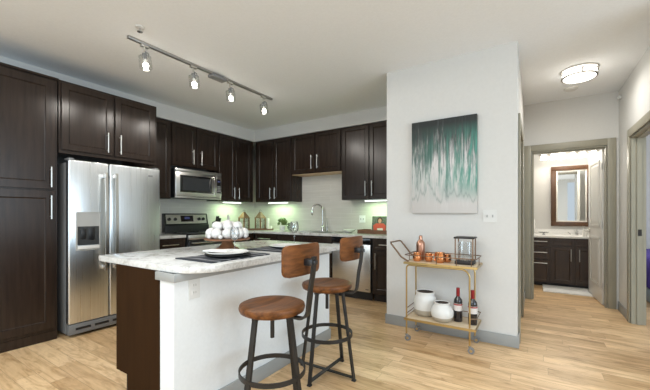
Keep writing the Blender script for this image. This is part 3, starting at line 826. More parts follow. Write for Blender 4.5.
# countertop with rounded corners
def rounded(x0, x1, y0, y1, rs, n=8):
    pts = []
    for (cx, cy, a0, r, ) in ((x1, y0, -PI/2, rs[0]), (x1, y1, 0, rs[1]), (x0, y1, PI/2, rs[2]), (x0, y0, PI, rs[3])):
        sx = -1 if cx == x1 else 1; sy = 1 if cy == y0 else -1
        for k in range(n+1):
            a = a0+PI/2*k/n; pts.append((cx+sx*r+r*math.cos(a), cy+sy*r+r*math.sin(a)))
    return pts
mb = MB(); mb.prism(rounded(-2.585, -1.505, 1.070, 2.72, (0.20, 0.12, 0.03, 0.02)), 0.8695, 0.907, 0.004)
mb.build('countertop', 'granite', t)
bpy.data.objects[t.children[-1].name]['label'] = 'speckled white granite slab with rounded corners'
def outlet(name, label, P, a, z, w=0.072, h=0.116, switches=0, sockets=2, m='white_plastic', cat='outlet'):
    p = P(a, z, 0); t = thing(name, label, cat, p)
    mb = MB(); mb.quads(P, a-w/2, a+w/2, z-h/2, z+h/2, 0.0005, 0.006); mb.build('plate', m, t, smooth=False)
    if switches:
        for k in range(switches):
            c = a+(k-(switches-1)/2)*0.046
            mb = MB(); mb.quads(P, c-0.005, c+0.005, z-0.012, z+0.012, 0.006, 0.013); mb.build('toggle', 'light_grey_plastic', t, smooth=False)
    else:
        for s in (-1, 1):
            mb = MB(); mb.quads(P, a-0.017, a+0.017, z+s*0.021-0.014, z+s*0.021+0.014, 0.006, 0.0085); k = mb.build('socket', m, t, smooth=False)
            mb = MB(); mb.quads(P, a-0.008, a-0.006, z+s*0.021-0.006, z+s*0.021+0.006, 0.0086, 0.0089); mb.quads(P, a+0.006, a+0.008, z+s*0.021-0.006, z+s*0.021+0.006, 0.0086, 0.0089); mb.build('slot', 'black_plastic', k, smooth=False)
    return t
outlet('wall_outlet', 'white outlet plate on the white island panel', PXp(-1.667), 1.187, 0.765)
outlet('light_switch', 'white double switch plate on the wall right of the painting', PYn(YW), -0.355, 1.178, 0.116, 0.116, switches=2, cat='switch')
outlet('light_switch', 'white switch plate on the tiles left of the framed photo', PYn(YB-0.010), -2.327, 1.118, 0.105, 0.116, switches=2, m='bright_plastic', cat='switch')

# ------------------------------------------------------------------ bar stools
def make_stool(loc, label):
    t = thing('bar_stool', label, 'stool', (0, 0, 0), 'bar stools at the island')
    SH = 0.685
    # dished round seat
    mb = MB(); mb.lathe([(0.0, SH-0.050), (0.165, SH-0.050), (0.184, SH-0.040), (0.190, SH-0.022), (0.186, SH-0.006), (0.172, SH), (0.12, SH-0.006), (0.05, SH-0.010), (0.0, SH-0.011)], (0, 0, 0), 40)
    mb.build('seat', 'stool_wood', t, ang=50)
    # mounting bars under the seat, threaded rod
    mb = MB()
    for a in (PI/4, 3*PI/4):
        c, s = math.cos(a-PI/4), math.sin(a-PI/4)
        mb.tube([(-0.15*c, -0.15*s, SH-0.060), (0.15*c, 0.15*s, SH-0.060)], 0, flat=(0.03, 0.012), up=(0, 0, 1))
    mb.build('seat_bracket', 'gunmetal', t, smooth=False)
    mb = MB(); mb.cyl((0, 0, SH-0.20), (0, 0, SH-0.066), 0.012, 14).cyl((0, 0, SH-0.09), (0, 0, SH-0.06), 0.022, 14); mb.build('screw_post', 'gunmetal', t)
    for k in range(4):
        a = k*PI/2; c, s = math.cos(a), math.sin(a)
        mb = MB(); mb.tube([(0.135*c, 0.135*s, SH-0.062), (0.228*c, 0.228*s, 0.010)], 0, flat=(0.025, 0.014), up=(c, s, 0)); 
        l = mb.build('leg', 'gunmetal', t, smooth=False)
        MB().box(0.228*c-0.014, 0.228*c+0.014, 0.228*s-0.014, 0.228*s+0.014, 0, 0.011, 0.002).build('foot_pad', 'black_plastic', l)
    # foot ring
    mb = MB(); n = 40; mb.tube([(0.187*math.cos(2*PI*k/n), 0.187*math.sin(2*PI*k/n), 0.30) for k in range(n)], 0, closed=True, flat=(0.008, 0.026), up=(0, 0, 1)); mb.build('foot_ring', 'gunmetal', t)
    # crossed bars near the floor
    mb = MB()
    for a, z in ((0, 0.024), (PI/2, 0.030)):
        c, s = math.cos(a), math.sin(a); mb.tube([(-0.225*c, -0.225*s, z), (0.225*c, 0.225*s, z)], 0, flat=(0.030, 0.006), up=(0, 0, 1))
    mb.build('base_cross', 'gunmetal', t, smooth=False)
    # back post: out from under the seat, a curved bend, then up
    BO = 0.03; SB = 0.66
    pts = [(0.05, 0, SH-0.056), (0.17+BO, 0, SH-0.056)]
    for k in range(1, 9):
        a = PI/2*k/8; pts.append((0.17+BO+0.055*math.sin(a), 0, SH-0.056+0.06*(1-math.cos(a))))
    pts += [(0.236+BO, 0, SB+0.12), (0.255+BO, 0, SB+0.22), (0.262+BO, 0, SB+0.285), (0.262+BO, 0, SB+0.312)]
    mb2 = MB()
    mb2.tube(pts, 0, flat=(0.012, 0.034), up=(0, 1, 0)); mb2.build('back_post', 'gunmetal', t)
    MB().box(0.205+BO, 0.262+BO, -0.022, 0.022, SB+0.262, SB+0.298, 0.004).box(0.262+BO, 0.278+BO, -0.014, 0.014, SB+0.268, SB+0.292, 0.003).build('back_clamp', 'black_plastic', t)
    # curved wooden backrest
    W2, Z0, Z1, T = 0.160, SB+0.210, SB+0.375, 0.016
    mb = MB(); bm = mb.bm; nu, nv = 18, 10
    def cr(u, v):
        # rounded-rectangle outline: shrink u near top/bottom
        r = 0.035
        z = Z0+(Z1-Z0)*v; e = min(z-Z0, Z1-z); w = W2
        if e < r: w = W2-r+math.sqrt(max(0, r*r-(r-e)**2))
        return u*w, z
    G = {}
    for side in (0, 1):
        for i in range(nu+1):
            for j in range(nv+1):
                vj = [0, .02, .06, .12, .20, .5, .80, .88, .94, .98, 1][j]
                y, z = cr(-1+2*i/nu, vj)
                x = 0.212 + BO - 0.9*y*y + side*T*(-1)
                G[side, i, j] = bm.verts.new((x, y, z))
    for side in (0, 1):
        for i in range(nu):
            for j in range(nv): bm.faces.new([G[side, i, j], G[side, i+1, j], G[side, i+1, j+1], G[side, i, j+1]])
    for i in range(nu):
        for j in (0, nv): bm.faces.new([G[0, i, j], G[0, i+1, j], G[1, i+1, j], G[1, i, j]])
    for j in range(nv):
        for i in (0, nu): bm.faces.new([G[0, i, j], G[0, i, j+1], G[1, i, j+1], G[1, i, j]])
    mb.build('backrest', 'stool_wood', t)
    t.location = loc
    return t
s1 = make_stool((-1.277, 1.425, 0), 'nearer of the two round-seat bar stools with wooden backs, close to the island corner')
s2 = copy_tree(s1); s2.location = (-1.322, 2.085, 0); s2['label'] = 'farther bar stool with wooden back, in front of the dishwasher'

# ------------------------------------------------------------------ things on the island
IZ = 0.907
def place_setting_mat(label, cx, cy, w, d, rz):
    mb = MB(); bm = mb.bm; n = 14
    G = {}
    for i in range(n+1):
        for j in range(n+1):
            x = (i/n-0.5)*w; y = (j/n-0.5)*d
            z = 0.004+0.0035*math.sin(9*x/w+3*y/d)*math.sin(7*y/d)
            for s in (0, 1): G[s, i, j] = bm.verts.new((x, y, z+0.003*s if s else max(0.0006, z-0.003)))
    for s in (0, 1):
        for i in range(n):
            for j in range(n): bm.faces.new([G[s, i, j], G[s, i+1, j], G[s, i+1, j+1], G[s, i, j+1]])
    for i in range(n):
        for j in (0, n): bm.faces.new([G[0, i, j], G[0, i+1, j], G[1, i+1, j], G[1, i, j]]); bm.faces.new([G[0, j, i], G[0, j, i+1], G[1, j, i+1], G[1, j, i]])
    mb.rot(Matrix.Translation((cx, cy, IZ)) @ Matrix.Rotation(rz, 4, 'Z'))
    o = mb.build('placemat', 'striped_cloth', loc=(cx, cy, IZ)); tag(o, label, 'placemat', 'dark striped placemats on the island')
def plate(label, cx, cy, z, r, grp='white plates on the island', m='white_ceramic', hgt=0.018):
    mb = MB(); mb.lathe([(0.0, 0.0), (r*0.6, 0.0), (r*0.66, 0.003), (r, hgt), (r, hgt+0.004), (r*0.66, 0.008), (r*0.6, 0.006), (0.0, 0.005)], (cx, cy, z), 40)
    o = mb.build('plate', m, loc=(cx, cy, z), ang=60); tag(o, label, 'plate', grp); return o
place_setting_mat('dark striped placemat under the white plates in front of the cake stand', -1.77, 1.50, 0.36, 0.50, 0.0)
place_setting_mat('dark striped placemat with the far place setting, behind the near stool back', -1.79, 2.13, 0.36, 0.48, 0.0)
plate('dark charger plate under the white plates on the near placemat', -1.74, 1.50, IZ+0.0105, 0.150, 'plates of the near setting', 'smoky_dark' if 'smoky_dark' in M else 'gunmetal', 0.012)
plate('wide white dinner plate of the near setting by the cake stand', -1.745, 1.50, IZ+0.0175, 0.140, 'plates of the near setting')
plate('white dinner plate of the far setting on the island', -1.76, 2.13, IZ+0.0105, 0.135, 'plates of the far setting')
# napkin folded on the near plate
mb = MB(); mb.prism([(-0.085, -0.035), (0.075, -0.055), (0.10, 0.02), (-0.06, 0.05)], 0.0, 0.010, 0.003); mb.rot(Matrix.Translation((-1.80, 1.46, IZ+0.040)) @ Matrix.Rotation(0.5, 4, 'Z'))
mb.rot(Matrix.Identity(4)); o = mb.build('napkin', 'white_cloth', loc=(-1.80, 1.46, IZ+0.040)); tag(o, 'folded white napkin lying on the near dinner plate', 'napkin')
def wine_glass(label, x, y, z, s=1.0, m='crystal_glass', grp='stemmed wine glasses on the island'):
    t = thing('wine_glass', label, 'glass', (x, y, z), grp)
    mb = MB(); mb.lathe([(0.0, 0.0008), (0.036*s, 0.0008), (0.036*s, 0.003), (0.006*s, 0.009), (0.0045*s, 0.02), (0.0045*s, 0.092*s), (0.008*s, 0.099*s), (0.0, 0.099*s)], (x, y, z), 24); mb.build('stem', m, t)
    bp = [(0.0, 0.0995), (0.018, 0.103), (0.034, 0.12), (0.041, 0.145), (0.038, 0.175), (0.032, 0.205)]
    inner = [(r*0.94 if r else 0, h+0.002) for r, h in bp[::-1]]
    mb = MB(); mb.lathe([(r*s, h*s) for r, h in bp+inner], (x, y, z), 28); mb.build('bowl', m, t)
wine_glass('stemmed wine glass in front of the white bauble pile', -1.915, 1.715, IZ, 0.92)
wine_glass('stemmed wine glass of the far setting, left of the near stool back', -1.96, 2.50, IZ, 1.05)
# cake stand
cx, cy = -2.13, 1.83
t = thing('cake_stand', 'dark wooden pedestal cake stand holding white baubles on the island', 'cake stand', (cx, cy, IZ))
MB().lathe([(0.0, 0.0008), (0.095, 0.0008), (0.095, 0.008), (0.07, 0.02), (0.048, 0.045), (0.042, 0.062), (0.06, 0.078), (0.0, 0.078)], (cx, cy, IZ), 36).build('pedestal', 'acacia_wood', t)
MB().lathe([(0.0, 0.0785), (0.172, 0.0785), (0.182, 0.084), (0.182, 0.092), (0.0, 0.092)], (cx, cy, IZ), 44).build('plate', 'acacia_wood', t, ang=30)
# pile of white baubles
balls = []
pz = IZ+0.092
def ring(n, R, r, h, a0=0.0):
    for k in range(n):
        a = a0+2*PI*k/n
        rr = r*random.uniform(0.97, 1.0); balls.append((cx+R*math.cos(a), cy+R*math.sin(a), pz+h+rr*0.0, rr))
ring(9, 0.130, 0.0430, 0.0435); ring(7, 0.088, 0.037, 0.100, 0.2); ring(3, 0.045, 0.036, 0.034, 0.4); balls.append((cx, cy, pz+0.108, 0.042)); ring(9, 0.157, 0.018, 0.0185, 0.35)
bm0 = None
for (x, y, z, r) in balls:
    if bm0 is None:
        o = MB().ball((0, 0, 0), 1.0, 20).build('bauble', 'white_bauble', ang=80); bm0 = o
    else:
        o = bm0.copy(); C.objects.link(o)
    o.location = (x, y, z); o.scale = (r, r, r)
    tag(o, 'white bauble in the pile on the wooden cake stand', 'bauble', 'white baubles piled on the cake stand')

# ------------------------------------------------------------------ things on the back countertops
def lantern(label, x, y, z):
    t = thing('lantern', label, 'lantern', (x, y, z), 'wooden candle lanterns')
    w = 0.062; h = 0.20
    MB().box(x-w-0.008, x+w+0.008, y-w-0.008, y+w+0.008, z+0.0005, z+0.018, 0.003).build('base', 'lantern_wood', t)
    for sx in (-1, 1):
        for sy in (-1, 1): MB().box(x+sx*w-0.009, x+sx*w+0.009, y+sy*w-0.009, y+sy*w+0.009, z+0.0185, z+h).build('post', 'lantern_wood', t)
    mb = MB(); mb.box(x-w-0.014, x+w+0.014, y-w-0.014, y+w+0.014, z+h+0.0005, z+h+0.014)
    bm = mb.bm; b = [bm.verts.new((x+a*(w+0.008), y+c*(w+0.008), z+h+0.0145)) for a, c in ((-1, -1), (1, -1), (1, 1), (-1, 1))]
    tp = [bm.verts.new((x+a*0.014, y+c*0.014, z+h+0.115)) for a, c in ((-1, -1), (1, -1), (1, 1), (-1, 1))]
    bm.faces.new(b[::-1]); bm.faces.new(tp)
    for k in range(4): bm.faces.new([b[k], b[(k+1) % 4], tp[(k+1) % 4], tp[k]])
    mb.build('roof', 'lantern_wood', t, smooth=False)
    n = 16; MB().tube([(x, y+0.022*math.cos(2*PI*k/n), z+h+0.132+0.022*math.sin(2*PI*k/n)) for k in range(n)], 0.003, 8, closed=True).build('ring_handle', 'gunmetal', t)
    mb = MB()
    for s in (-1, 1): mb.box(x-w+0.01, x+w-0.01, y+s*w-0.0015, y+s*w+0.0015, z+0.019, z+h); mb.box(x+s*w-0.0015, x+s*w+0.0015, y-w+0.01, y+w-0.01, z+0.019, z+h)
    mb.build('glass_pane', 'clear_glass', t, smooth=False)
    candle('white pillar candle inside the ' + ('left' if 'left' in label else 'right') + ' wooden lantern', x, y, z+0.0185, 0.032, 0.11)
def candle(label, x, y, z, r, h, grp='white pillar candles'):
    t = thing('candle', label, 'candle', (x, y, z), grp)
    MB().lathe([(0.0, 0.0005), (r, 0.0005), (r, h-0.004), (r-0.004, h), (r*0.5, h-0.006), (0.0, h-0.007)], (x, y, z), 22).build('wax', 'white_wax', t)
    MB().cyl((x, y, z+h-0.009), (x, y, z+h+0.008), 0.0015, 6).build('wick', 'black_plastic', t)
def lathe_thing(name, label, cat, prof, loc, m, grp=None, n=28):
    o = MB().lathe(prof, loc, n).build(name, m, loc=loc); tag(o, label, cat, grp); return o
# long tray under the lanterns, running round the corner diagonal
mb = MB(); mb.box(-0.36, 0.36, -0.14, 0.14, 0.0005, 0.012, 0.003); mb.box(-0.36, 0.36, -0.14, -0.128, 0.0125, 0.022); mb.box(-0.36, 0.36, 0.128, 0.14, 0.0125, 0.022)
mb.rot(Matrix.Translation((-4.33, 4.32, CT1)) @ Matrix.Rotation(math.radians(40), 4, 'Z'))
o = mb.build('serving_tray', 'tray_wood', loc=(-4.33, 4.32, CT1)); tag(o, 'long brown tray under the two lanterns in the corner', 'tray')
lantern('left of the two house-shaped wooden lanterns in the counter corner', -4.46, 4.215, CT1+0.0125)
lantern('right of the two house-shaped wooden lanterns in the counter corner', -4.235, 4.40, CT1+0.0125)
candle('tall white candle on the tray right of the right lantern', -4.11, 4.47, CT1+0.0125, 0.022, 0.20)
candle('short white candle at the right end of the lantern tray', -4.105, 4.535, CT1+0.0125, 0.028, 0.06)
candle('tall white candle behind the cake stand, right of the knife block', -4.45, 3.85, CT1, 0.024, 0.28)
# knife block
kx, ky = -4.56, 3.70
t = thing('knife_block', 'dark knife block with black handles right of the range', 'knife block', (kx, ky, CT1))
MB().prism([(-0.07, 0.0008), (0.06, 0.0008), (0.075, 0.06), (-0.02, 0.17), (-0.07, 0.15)], ky-0.05, ky+0.05, 0.004, fn=lambda a, b, d: (kx+a, d, CT1+b)).build('block', 'espresso_dark', t)
for (dy, dx) in ((-0.03, 0.03), (0.0, 0.03), (0.03, 0.03), (-0.015, 0.0), (0.015, 0.0)):
    b = Vector((kx+dx-0.02, ky+dy, CT1+0.155 if dx == 0 else CT1+0.12)); e = b+Vector((0.035, 0, 0.10))
    MB().tube([b, e], 0, flat=(0.016, 0.022)).build('knife_handle', 'black_plastic', t)
# potted plant
px, py = -3.80, 4.50
t = thing('potted_plant', 'small leafy green plant in a pale pot on the back countertop', 'plant', (px, py, CT1))
MB().lathe([(0.0, 0.0008), (0.042, 0.0008), (0.055, 0.075), (0.055, 0.08), (0.048, 0.08), (0.045, 0.07), (0.0, 0.07)], (px, py, CT1), 24).build('pot', 'white_ceramic', t)
mb = MB(); bm = mb.bm
for k in range(120):
    a = random.uniform(0, 2*PI); el = random.uniform(-0.15, 1.4); R = random.uniform(0.055, 0.108)
    c = Vector((px+R*math.cos(a)*math.cos(el), py+R*math.sin(a)*math.cos(el), CT1+0.115+R*math.sin(el)*1.1))
    n = (c-Vector((px, py, CT1+0.10))).normalized(); u = n.cross(Vector((random.uniform(-1, 1), random.uniform(-1, 1), random.uniform(-1, 1)))).normalized(); v = n.cross(u)
    s = random.uniform(0.019, 0.031); th = 0.0012
    top = [bm.verts.new(c+u*s*q+v*s*0.55*w+n*(th+0.004*(1-abs(q)))) for q, w in ((-1, 0), (-0.3, 1), (0.5, 0.8), (1, 0), (0.5, -0.8), (-0.3, -1))]
    bot = [bm.verts.new(x.co-n*th*2) for x in top]
    bm.faces.new(top); bm.faces.new(bot[::-1])
    for i in range(6): bm.faces.new([top[i], top[(i+1) % 6], bot[(i+1) % 6], bot[i]])
mb.build('foliage', 'leaf_green', t)
# glass vessel beside plant: a patterned bowl on a stand
lathe_thing('decorative_plate', 'round grey glass vase beside the plant on the back countertop', 'vase', [(0.0, 0.0008), (0.035, 0.0008), (0.062, 0.03), (0.072, 0.075), (0.06, 0.12), (0.04, 0.14), (0.038, 0.14), (0.057, 0.12), (0.068, 0.075), (0.058, 0.033), (0.0, 0.006)], (-3.60, 4.50, CT1), 'smoky_glass').name = 'glass_vase'
# white bowl, tray box, framed photo on right counter
lathe_thing('bowl', 'shallow white bowl on the countertop left of the wooden tray', 'bowl', [(0.0, 0.0008), (0.045, 0.0008), (0.09, 0.035), (0.105, 0.052), (0.10, 0.052), (0.085, 0.037), (0.04, 0.008), (0.0, 0.008)], (-2.42, 4.45, CT1), 'white_ceramic')
lathe_thing('plate', 'small white plate on the countertop left of the white bowl', 'plate', [(0.0, 0.0008), (0.05, 0.0008), (0.09, 0.012), (0.088, 0.015), (0.05, 0.006), (0.0, 0.006)], (-2.67, 4.60, CT1), 'white_ceramic')
x0, x1, y0, y1 = -2.23, -1.66, 4.36, 4.62
t = thing('wooden_tray', 'dark wooden box tray in front of the framed photo', 'tray', ((x0+x1)/2, (y0+y1)/2, CT1))
MB().box(x0, x1, y0, y1, CT1+0.0008, CT1+0.012).build('bottom', 'tray_wood', t, smooth=False)
for q in ((x0, x1, y0, y0+0.012), (x0, x1, y1-0.012, y1), (x0, x0+0.012, y0+0.0125, y1-0.0125), (x1-0.012, x1, y0+0.0125, y1-0.0125)):
    MB().box(*q, CT1+0.0125, CT1+0.058).build('side', 'tray_wood', t, smooth=False)
# photo (a print of a person in red) leaning on the wall
t = thing('framed_photo', 'upright photo print of a person in red standing in the wooden tray', 'photo', (-1.975, 4.58, CT1+0.0125))
PP = lambda a, z, d: (-1.985+a, 4.585+z*0.12-d*0.99, CT1+0.013+z*0.99-d*0.12+0.002)
MB().quads(PP, -0.125, 0.125, 0.0, 0.25, -0.012, 0.0).build('board', 'page_white', t, smooth=False)
MB().quads(PP, -0.118, 0.118, 0.005, 0.245, 0.0003, 0.0012).build('print', 'photo_background', t, smooth=False)
def disc(cx, cz, rx, rz, d, n=20): return [(cx+rx*math.cos(2*PI*k/n), cz+rz*math.sin(2*PI*k/n)) for k in range(n)]
MB().prism(disc(0.01, 0.185, 0.045, 0.05, 0), 0.0013, 0.0020, fn=PP).build('printed_hair', 'hair_print', t, smooth=False)
MB().prism([(-0.085, 0.03), (-0.095, 0.10), (-0.05, 0.135), (0.07, 0.135), (0.11, 0.10), (0.105, 0.03)], 0.0021, 0.0026, fn=PP).build('printed_shirt', 'red_print', t, smooth=False)
MB().prism(disc(0.01, 0.172, 0.027, 0.035, 0), 0.0027, 0.0032, fn=PP).build('printed_face', 'skin_print', t, smooth=False)
MB().prism([(-0.02, 0.02), (-0.03, 0.06), (0.06, 0.065), (0.07, 0.02)], 0.0033, 0.0038, fn=PP).build('printed_page', 'page_white', t, smooth=False)

# ------------------------------------------------------------------ track light
t = thing('track_light', 'long ceiling track light with four glass-shaded heads over the island', 'light', (-2.96, 2.37, H))
MB().box(-2.977, -2.943, 1.455, 3.29, H-0.024, H-0.0005, 0.003).build('track', 'track_metal', t)
MB().box(-3.005, -2.915, 2.31, 2.50, H-0.055, H-0.0245, 0.005).build('power_feed', 'grey_plastic', t)
for y in (1.60, 2.10, 2.58, 3.13):
    x = -2.96
    hd = MB().cyl((x, y, H-0.10), (x, y, H-0.0245), 0.008, 10).box(x-0.016, x+0.016, y-0.035, y+0.035, H-0.045, H-0.025, 0.003).build('lamp_head', 'nickel', t)
    ax = Vector((0.10, 0.05, -1)).normalized()
    b = Vector((x, y, H-0.10))
    MB().tube([b, b+ax*0.055], 0.019, 16).tube([b+Vector((0, 0, 0.02)), b+Vector((0.03, 0.02, 0.0)), b+ax*0.03+Vector((0.03, 0.02, 0))], 0.006, 8).build('lamp_socket', 'grey_plastic', hd)
    # open glass cylinder shade
    mb = MB(); u = ax.orthogonal().normalized(); v = ax.cross(u); n = 24
    R = []
    for (r, d) in ((0.020, 0.02), (0.052, 0.03), (0.052, 0.135), (0.0505, 0.135), (0.0505, 0.0315), (0.020, 0.0215)):
        R.append([mb.bm.verts.new(b+ax*d+u*r*math.cos(2*PI*k/n)+v*r*math.sin(2*PI*k/n)) for k in range(n)])
    for A, B in zip(R, R[1:]+R[:1]):
        for k in range(n): mb.bm.faces.new([A[k], A[(k+1) % n], B[(k+1) % n], B[k]])
    mb.build('glass_shade', 'clear_glass', hd)
    c = b+ax*0.108
    MB().tube([b+ax*0.055, b+ax*0.092], 0.012, 12).build('bulb_neck', 'white_plastic', hd)
    MB().ball(c, 0.024, 16).build('bulb', 'lamp_glow', hd)
    light('track_lamp', 'SPOT', c+ax*0.062, 10, (1.0, 0.95, 0.88), 0.03, target=c+ax*1.0, spot=3.12)

# ceiling sprinkler, smoke detectors
t = thing('sprinkler_head', 'small chrome sprinkler head on the ceiling beside the track light', 'sprinkler', (-2.745, 1.447, H))
MB().lathe([(0.0, -0.0005), (0.038, -0.0005), (0.034, -0.008), (0.012, -0.012), (0.0, -0.012)], (-2.745, 1.447, H), 24).build('escutcheon', 'white_plastic', t)
MB().lathe([(0.0, -0.0125), (0.009, -0.0125), (0.007, -0.035), (0.022, -0.038), (0.022, -0.041), (0.0, -0.041)], (-2.745, 1.447, H), 16).build('deflector', 'chrome', t)
lathe_thing('smoke_detector', 'round white smoke detector on the hall ceiling behind the light', 'smoke detector', [(0.0, -0.001), (0.07, -0.001), (0.068, -0.02), (0.05, -0.032), (0.0, -0.034)], (0.366, 5.0, H), 'white_plastic')
mb = MB(); mb.box(XR-0.03, XR-0.0005, 5.28, 5.36, 2.60, 2.64, 0.006); o = mb.build('wall_sensor', 'white_plastic', loc=(XR-0.015, 5.32, 2.60)); tag(o, 'small white sensor high on the hall right wall', 'sensor')
# hall ceiling light
hx0, hy0 = 0.395, 4.42
t = thing('ceiling_light', 'round flush ceiling light with metal bands in the hall', 'light', (hx0, hy0, H))
MB().lathe([(0.0, -0.0005), (0.165, -0.0005), (0.165, -0.012), (0.0, -0.012)], (hx0, hy0, H), 40).build('base_pan', 'nickel', t)
MB().lathe([(0.0, -0.0125), (0.150, -0.0125), (0.152, -0.075), (0.135, -0.092), (0.07, -0.100), (0.0, -0.102)], (hx0, hy0, H), 40).build('diffuser', 'hall_glow', t, ang=60)
for z in (-0.028, -0.078):
    MB().lathe([(0.155, z-0.006), (0.162, z-0.006), (0.162, z+0.006), (0.155, z+0.006), (0.155, z-0.006)], (hx0, hy0, H), 40).build('metal_band', 'nickel', t)
for k in range(3):
    a = k*2*PI/3+0.6; MB().box(-0.004, 0.004, -0.006, 0.006, -0.078, -0.028).rot(Matrix.Translation((hx0+0.1625*math.cos(a), hy0+0.1625*math.sin(a), H)) @ Matrix.Rotation(a, 4, 'Z')).build('band_clip', 'nickel', t)
light('hall_lamp', 'AREA', (hx0, hy0, H-0.115), 8, (1.0, 0.97, 0.91), 0.28, target=(hx0, hy0, 0))
light('hall_lamp_glow', 'POINT', (hx0, hy0, H-0.24), 1.2, (1.0, 0.94, 0.85), 0.10)

# ------------------------------------------------------------------ painting
mb = MB(); mb.box(-1.080, -0.460, YW-0.042, YW-0.004, 1.205, 2.138, 0.002)
o = mb.build('abstract_painting', 'abstract_canvas', loc=(-0.77, YW-0.02, 1.67)); tag(o, 'abstract grey, white and teal canvas hung on the white wall', 'painting')

# ------------------------------------------------------------------ bar cart
X0, X1, Y0, Y1 = -1.03, -0.475, 3.035, 3.325
t = thing('bar_cart', 'gold-framed two-tier bar cart on casters under the painting', 'cart', (-0.75, 3.18, 0))
ZL, ZU = 0.205, 0.735
r = 0.0075
def arc(cx, cz, y, a0, a1, R, n=6): return [(cx+R*math.cos(a0+(a1-a0)*k/n), y, cz+R*math.sin(a0+(a1-a0)*k/n)) for k in range(n+1)]
for y in (Y0, Y1):
    pts = [(X0, y, 0.062), (X0, y, ZU-0.05)] + arc(X0+0.03, ZU-0.05, y, PI, PI/2, 0.03, 4)[1:] + arc(X1-0.07, ZU-0.09, y, PI/2, 0, 0.07, 8) + [(X1, y, 0.062)]
    MB().tube(pts, r, 12).build('frame', 'gold_metal', t)
for (z, xa, xb) in ((ZU, X0-0.015, X1+0.055), (ZL, X0-0.01, X1+0.045)):
    s = MB().box(xa, xb, Y0-0.012, Y1+0.012, z-0.012 if z == ZL else z+0.0, z+0.010, 0.004).build('shelf', 'cart_shelf_wood', t)
    MB().tube(rounded3 if False else [(xa-0.006, Y0-0.018, z), (xb+0.006, Y0-0.018, z), (xb+0.006, Y1+0.018, z), (xa-0.006, Y1+0.018, z)], 0, closed=True, flat=(0.008, 0.020), up=(0, 0, 1)).build('shelf_rim', 'gold_metal', s, smooth=False)
# gallery rails
for (z, h) in ((ZU, 0.075), (ZL, 0.075)):
    xa, xb = X0-0.02, X1+0.055
    zz = z+h
    n = 5
    pts = []
    rr = 0.04
    for (cx, cy, a0) in ((xb-rr, Y0+rr-0.015, -PI/2), (xb-rr, Y1-rr+0.015, 0), (xa+rr, Y1-rr+0.015, PI/2), (xa+rr, Y0+rr-0.015, PI)):
        for k in range(n+1): pts.append((cx+rr*math.cos(a0+PI/2*k/n), cy+rr*math.sin(a0+PI/2*k/n), zz))
    if z == ZL:
        pts = [(X0, Y0, z+0.05), (X0, Y1, z+0.05)]
        mb = MB(); mb.tube(pts, 0.004, 8); mb.tube([(X0, Y0, z+0.10), (X0, Y1, z+0.10)], 0.004, 8); mb.tube([(X0, Y1, z+0.07), (X1, Y1, z+0.07)], 0.004, 8); mb.tube([(X1, Y0, z+0.09), (X1+0.052, Y0+0.03, z+0.09), (X1+0.052, Y1-0.03, z+0.09), (X1, Y1, z+0.09)], 0.004, 8)
        mb.build('lower_rail', 'bronze_wire', t)
    else:
        mb = MB(); mb.tube(pts, 0.0045, 8, closed=True)
        for (px_, py_) in ((xa+0.3, Y0-0.015), (xb-0.04, Y0-0.013), (xb-0.16, Y0-0.015), (xa+0.3, Y1+0.015), (xa, (Y0+Y1)/2), (xb, (Y0+Y1)/2)): mb.cyl((px_, py_, z+0.008), (px_, py_, zz), 0.0035, 8)
        mb.build('upper_rail', 'bronze_wire', t)
# push handle on the left
pts = [(X0+0.02, Y0+0.0, ZU+0.012), (X0-0.05, Y0, ZU+0.05), (X0-0.155, Y0, ZU+0.175)] + [(X0-0.165, Y0+0.02, ZU+0.185), (X0-0.165, Y1-0.02, ZU+0.185)] + [(X0-0.155, Y1, ZU+0.175), (X0-0.05, Y1, ZU+0.05), (X0+0.02, Y1, ZU+0.012)]
MB().tube(pts, 0.008, 10).build('push_handle', 'bronze_wire', t)
for x in (X0, X1):
    for y in (Y0, Y1):
        MB().cyl((x+0.012, y-0.012, 0.026), (x+0.012, y+0.012, 0.026), 0.026, 18).tube([(x, y, 0.062), (x+0.002, y, 0.045)], 0.012, 10).build('caster', 'grey_plastic', t)
        mb = MB(); mb.cyl((x+0.012, y-0.0135, 0.026), (x+0.012, y-0.0122, 0.026), 0.012, 14); mb.build('wheel_hub', 'gold_metal', t.children[-1])
# items on the cart
zl = ZL+0.0102; zu = ZU+0.0102
def vase(label, x, y, s, outer, inner):
    t = thing('vase', label, 'vase', (x, y, zl), 'white ceramic vases on the bar cart')
    MB().lathe([(r_*s, h_*s) for r_, h_ in outer], (x, y, zl), 36).build('vase_body', 'dipped_ceramic', t, ang=70)
    MB().lathe([(r_*s, h_*s) for r_, h_ in inner], (x, y, zl), 36).build('mouth_shade', 'vase_mouth_shade', t, ang=70)  # shallow dark sheet under the rim, shade of the opening put into its colour
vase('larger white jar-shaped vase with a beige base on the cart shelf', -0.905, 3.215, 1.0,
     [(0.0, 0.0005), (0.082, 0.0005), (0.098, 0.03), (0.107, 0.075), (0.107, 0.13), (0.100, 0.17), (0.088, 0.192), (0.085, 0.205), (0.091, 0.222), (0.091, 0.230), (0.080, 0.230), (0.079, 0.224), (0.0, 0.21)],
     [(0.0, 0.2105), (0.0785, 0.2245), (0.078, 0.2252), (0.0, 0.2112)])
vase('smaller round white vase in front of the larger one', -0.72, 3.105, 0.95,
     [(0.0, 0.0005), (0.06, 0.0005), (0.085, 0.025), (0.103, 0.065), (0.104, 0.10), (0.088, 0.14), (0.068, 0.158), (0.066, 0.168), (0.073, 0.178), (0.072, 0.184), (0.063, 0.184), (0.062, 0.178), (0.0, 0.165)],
     [(0.0, 0.1655), (0.0615, 0.1785), (0.061, 0.1792), (0.0, 0.1662)])
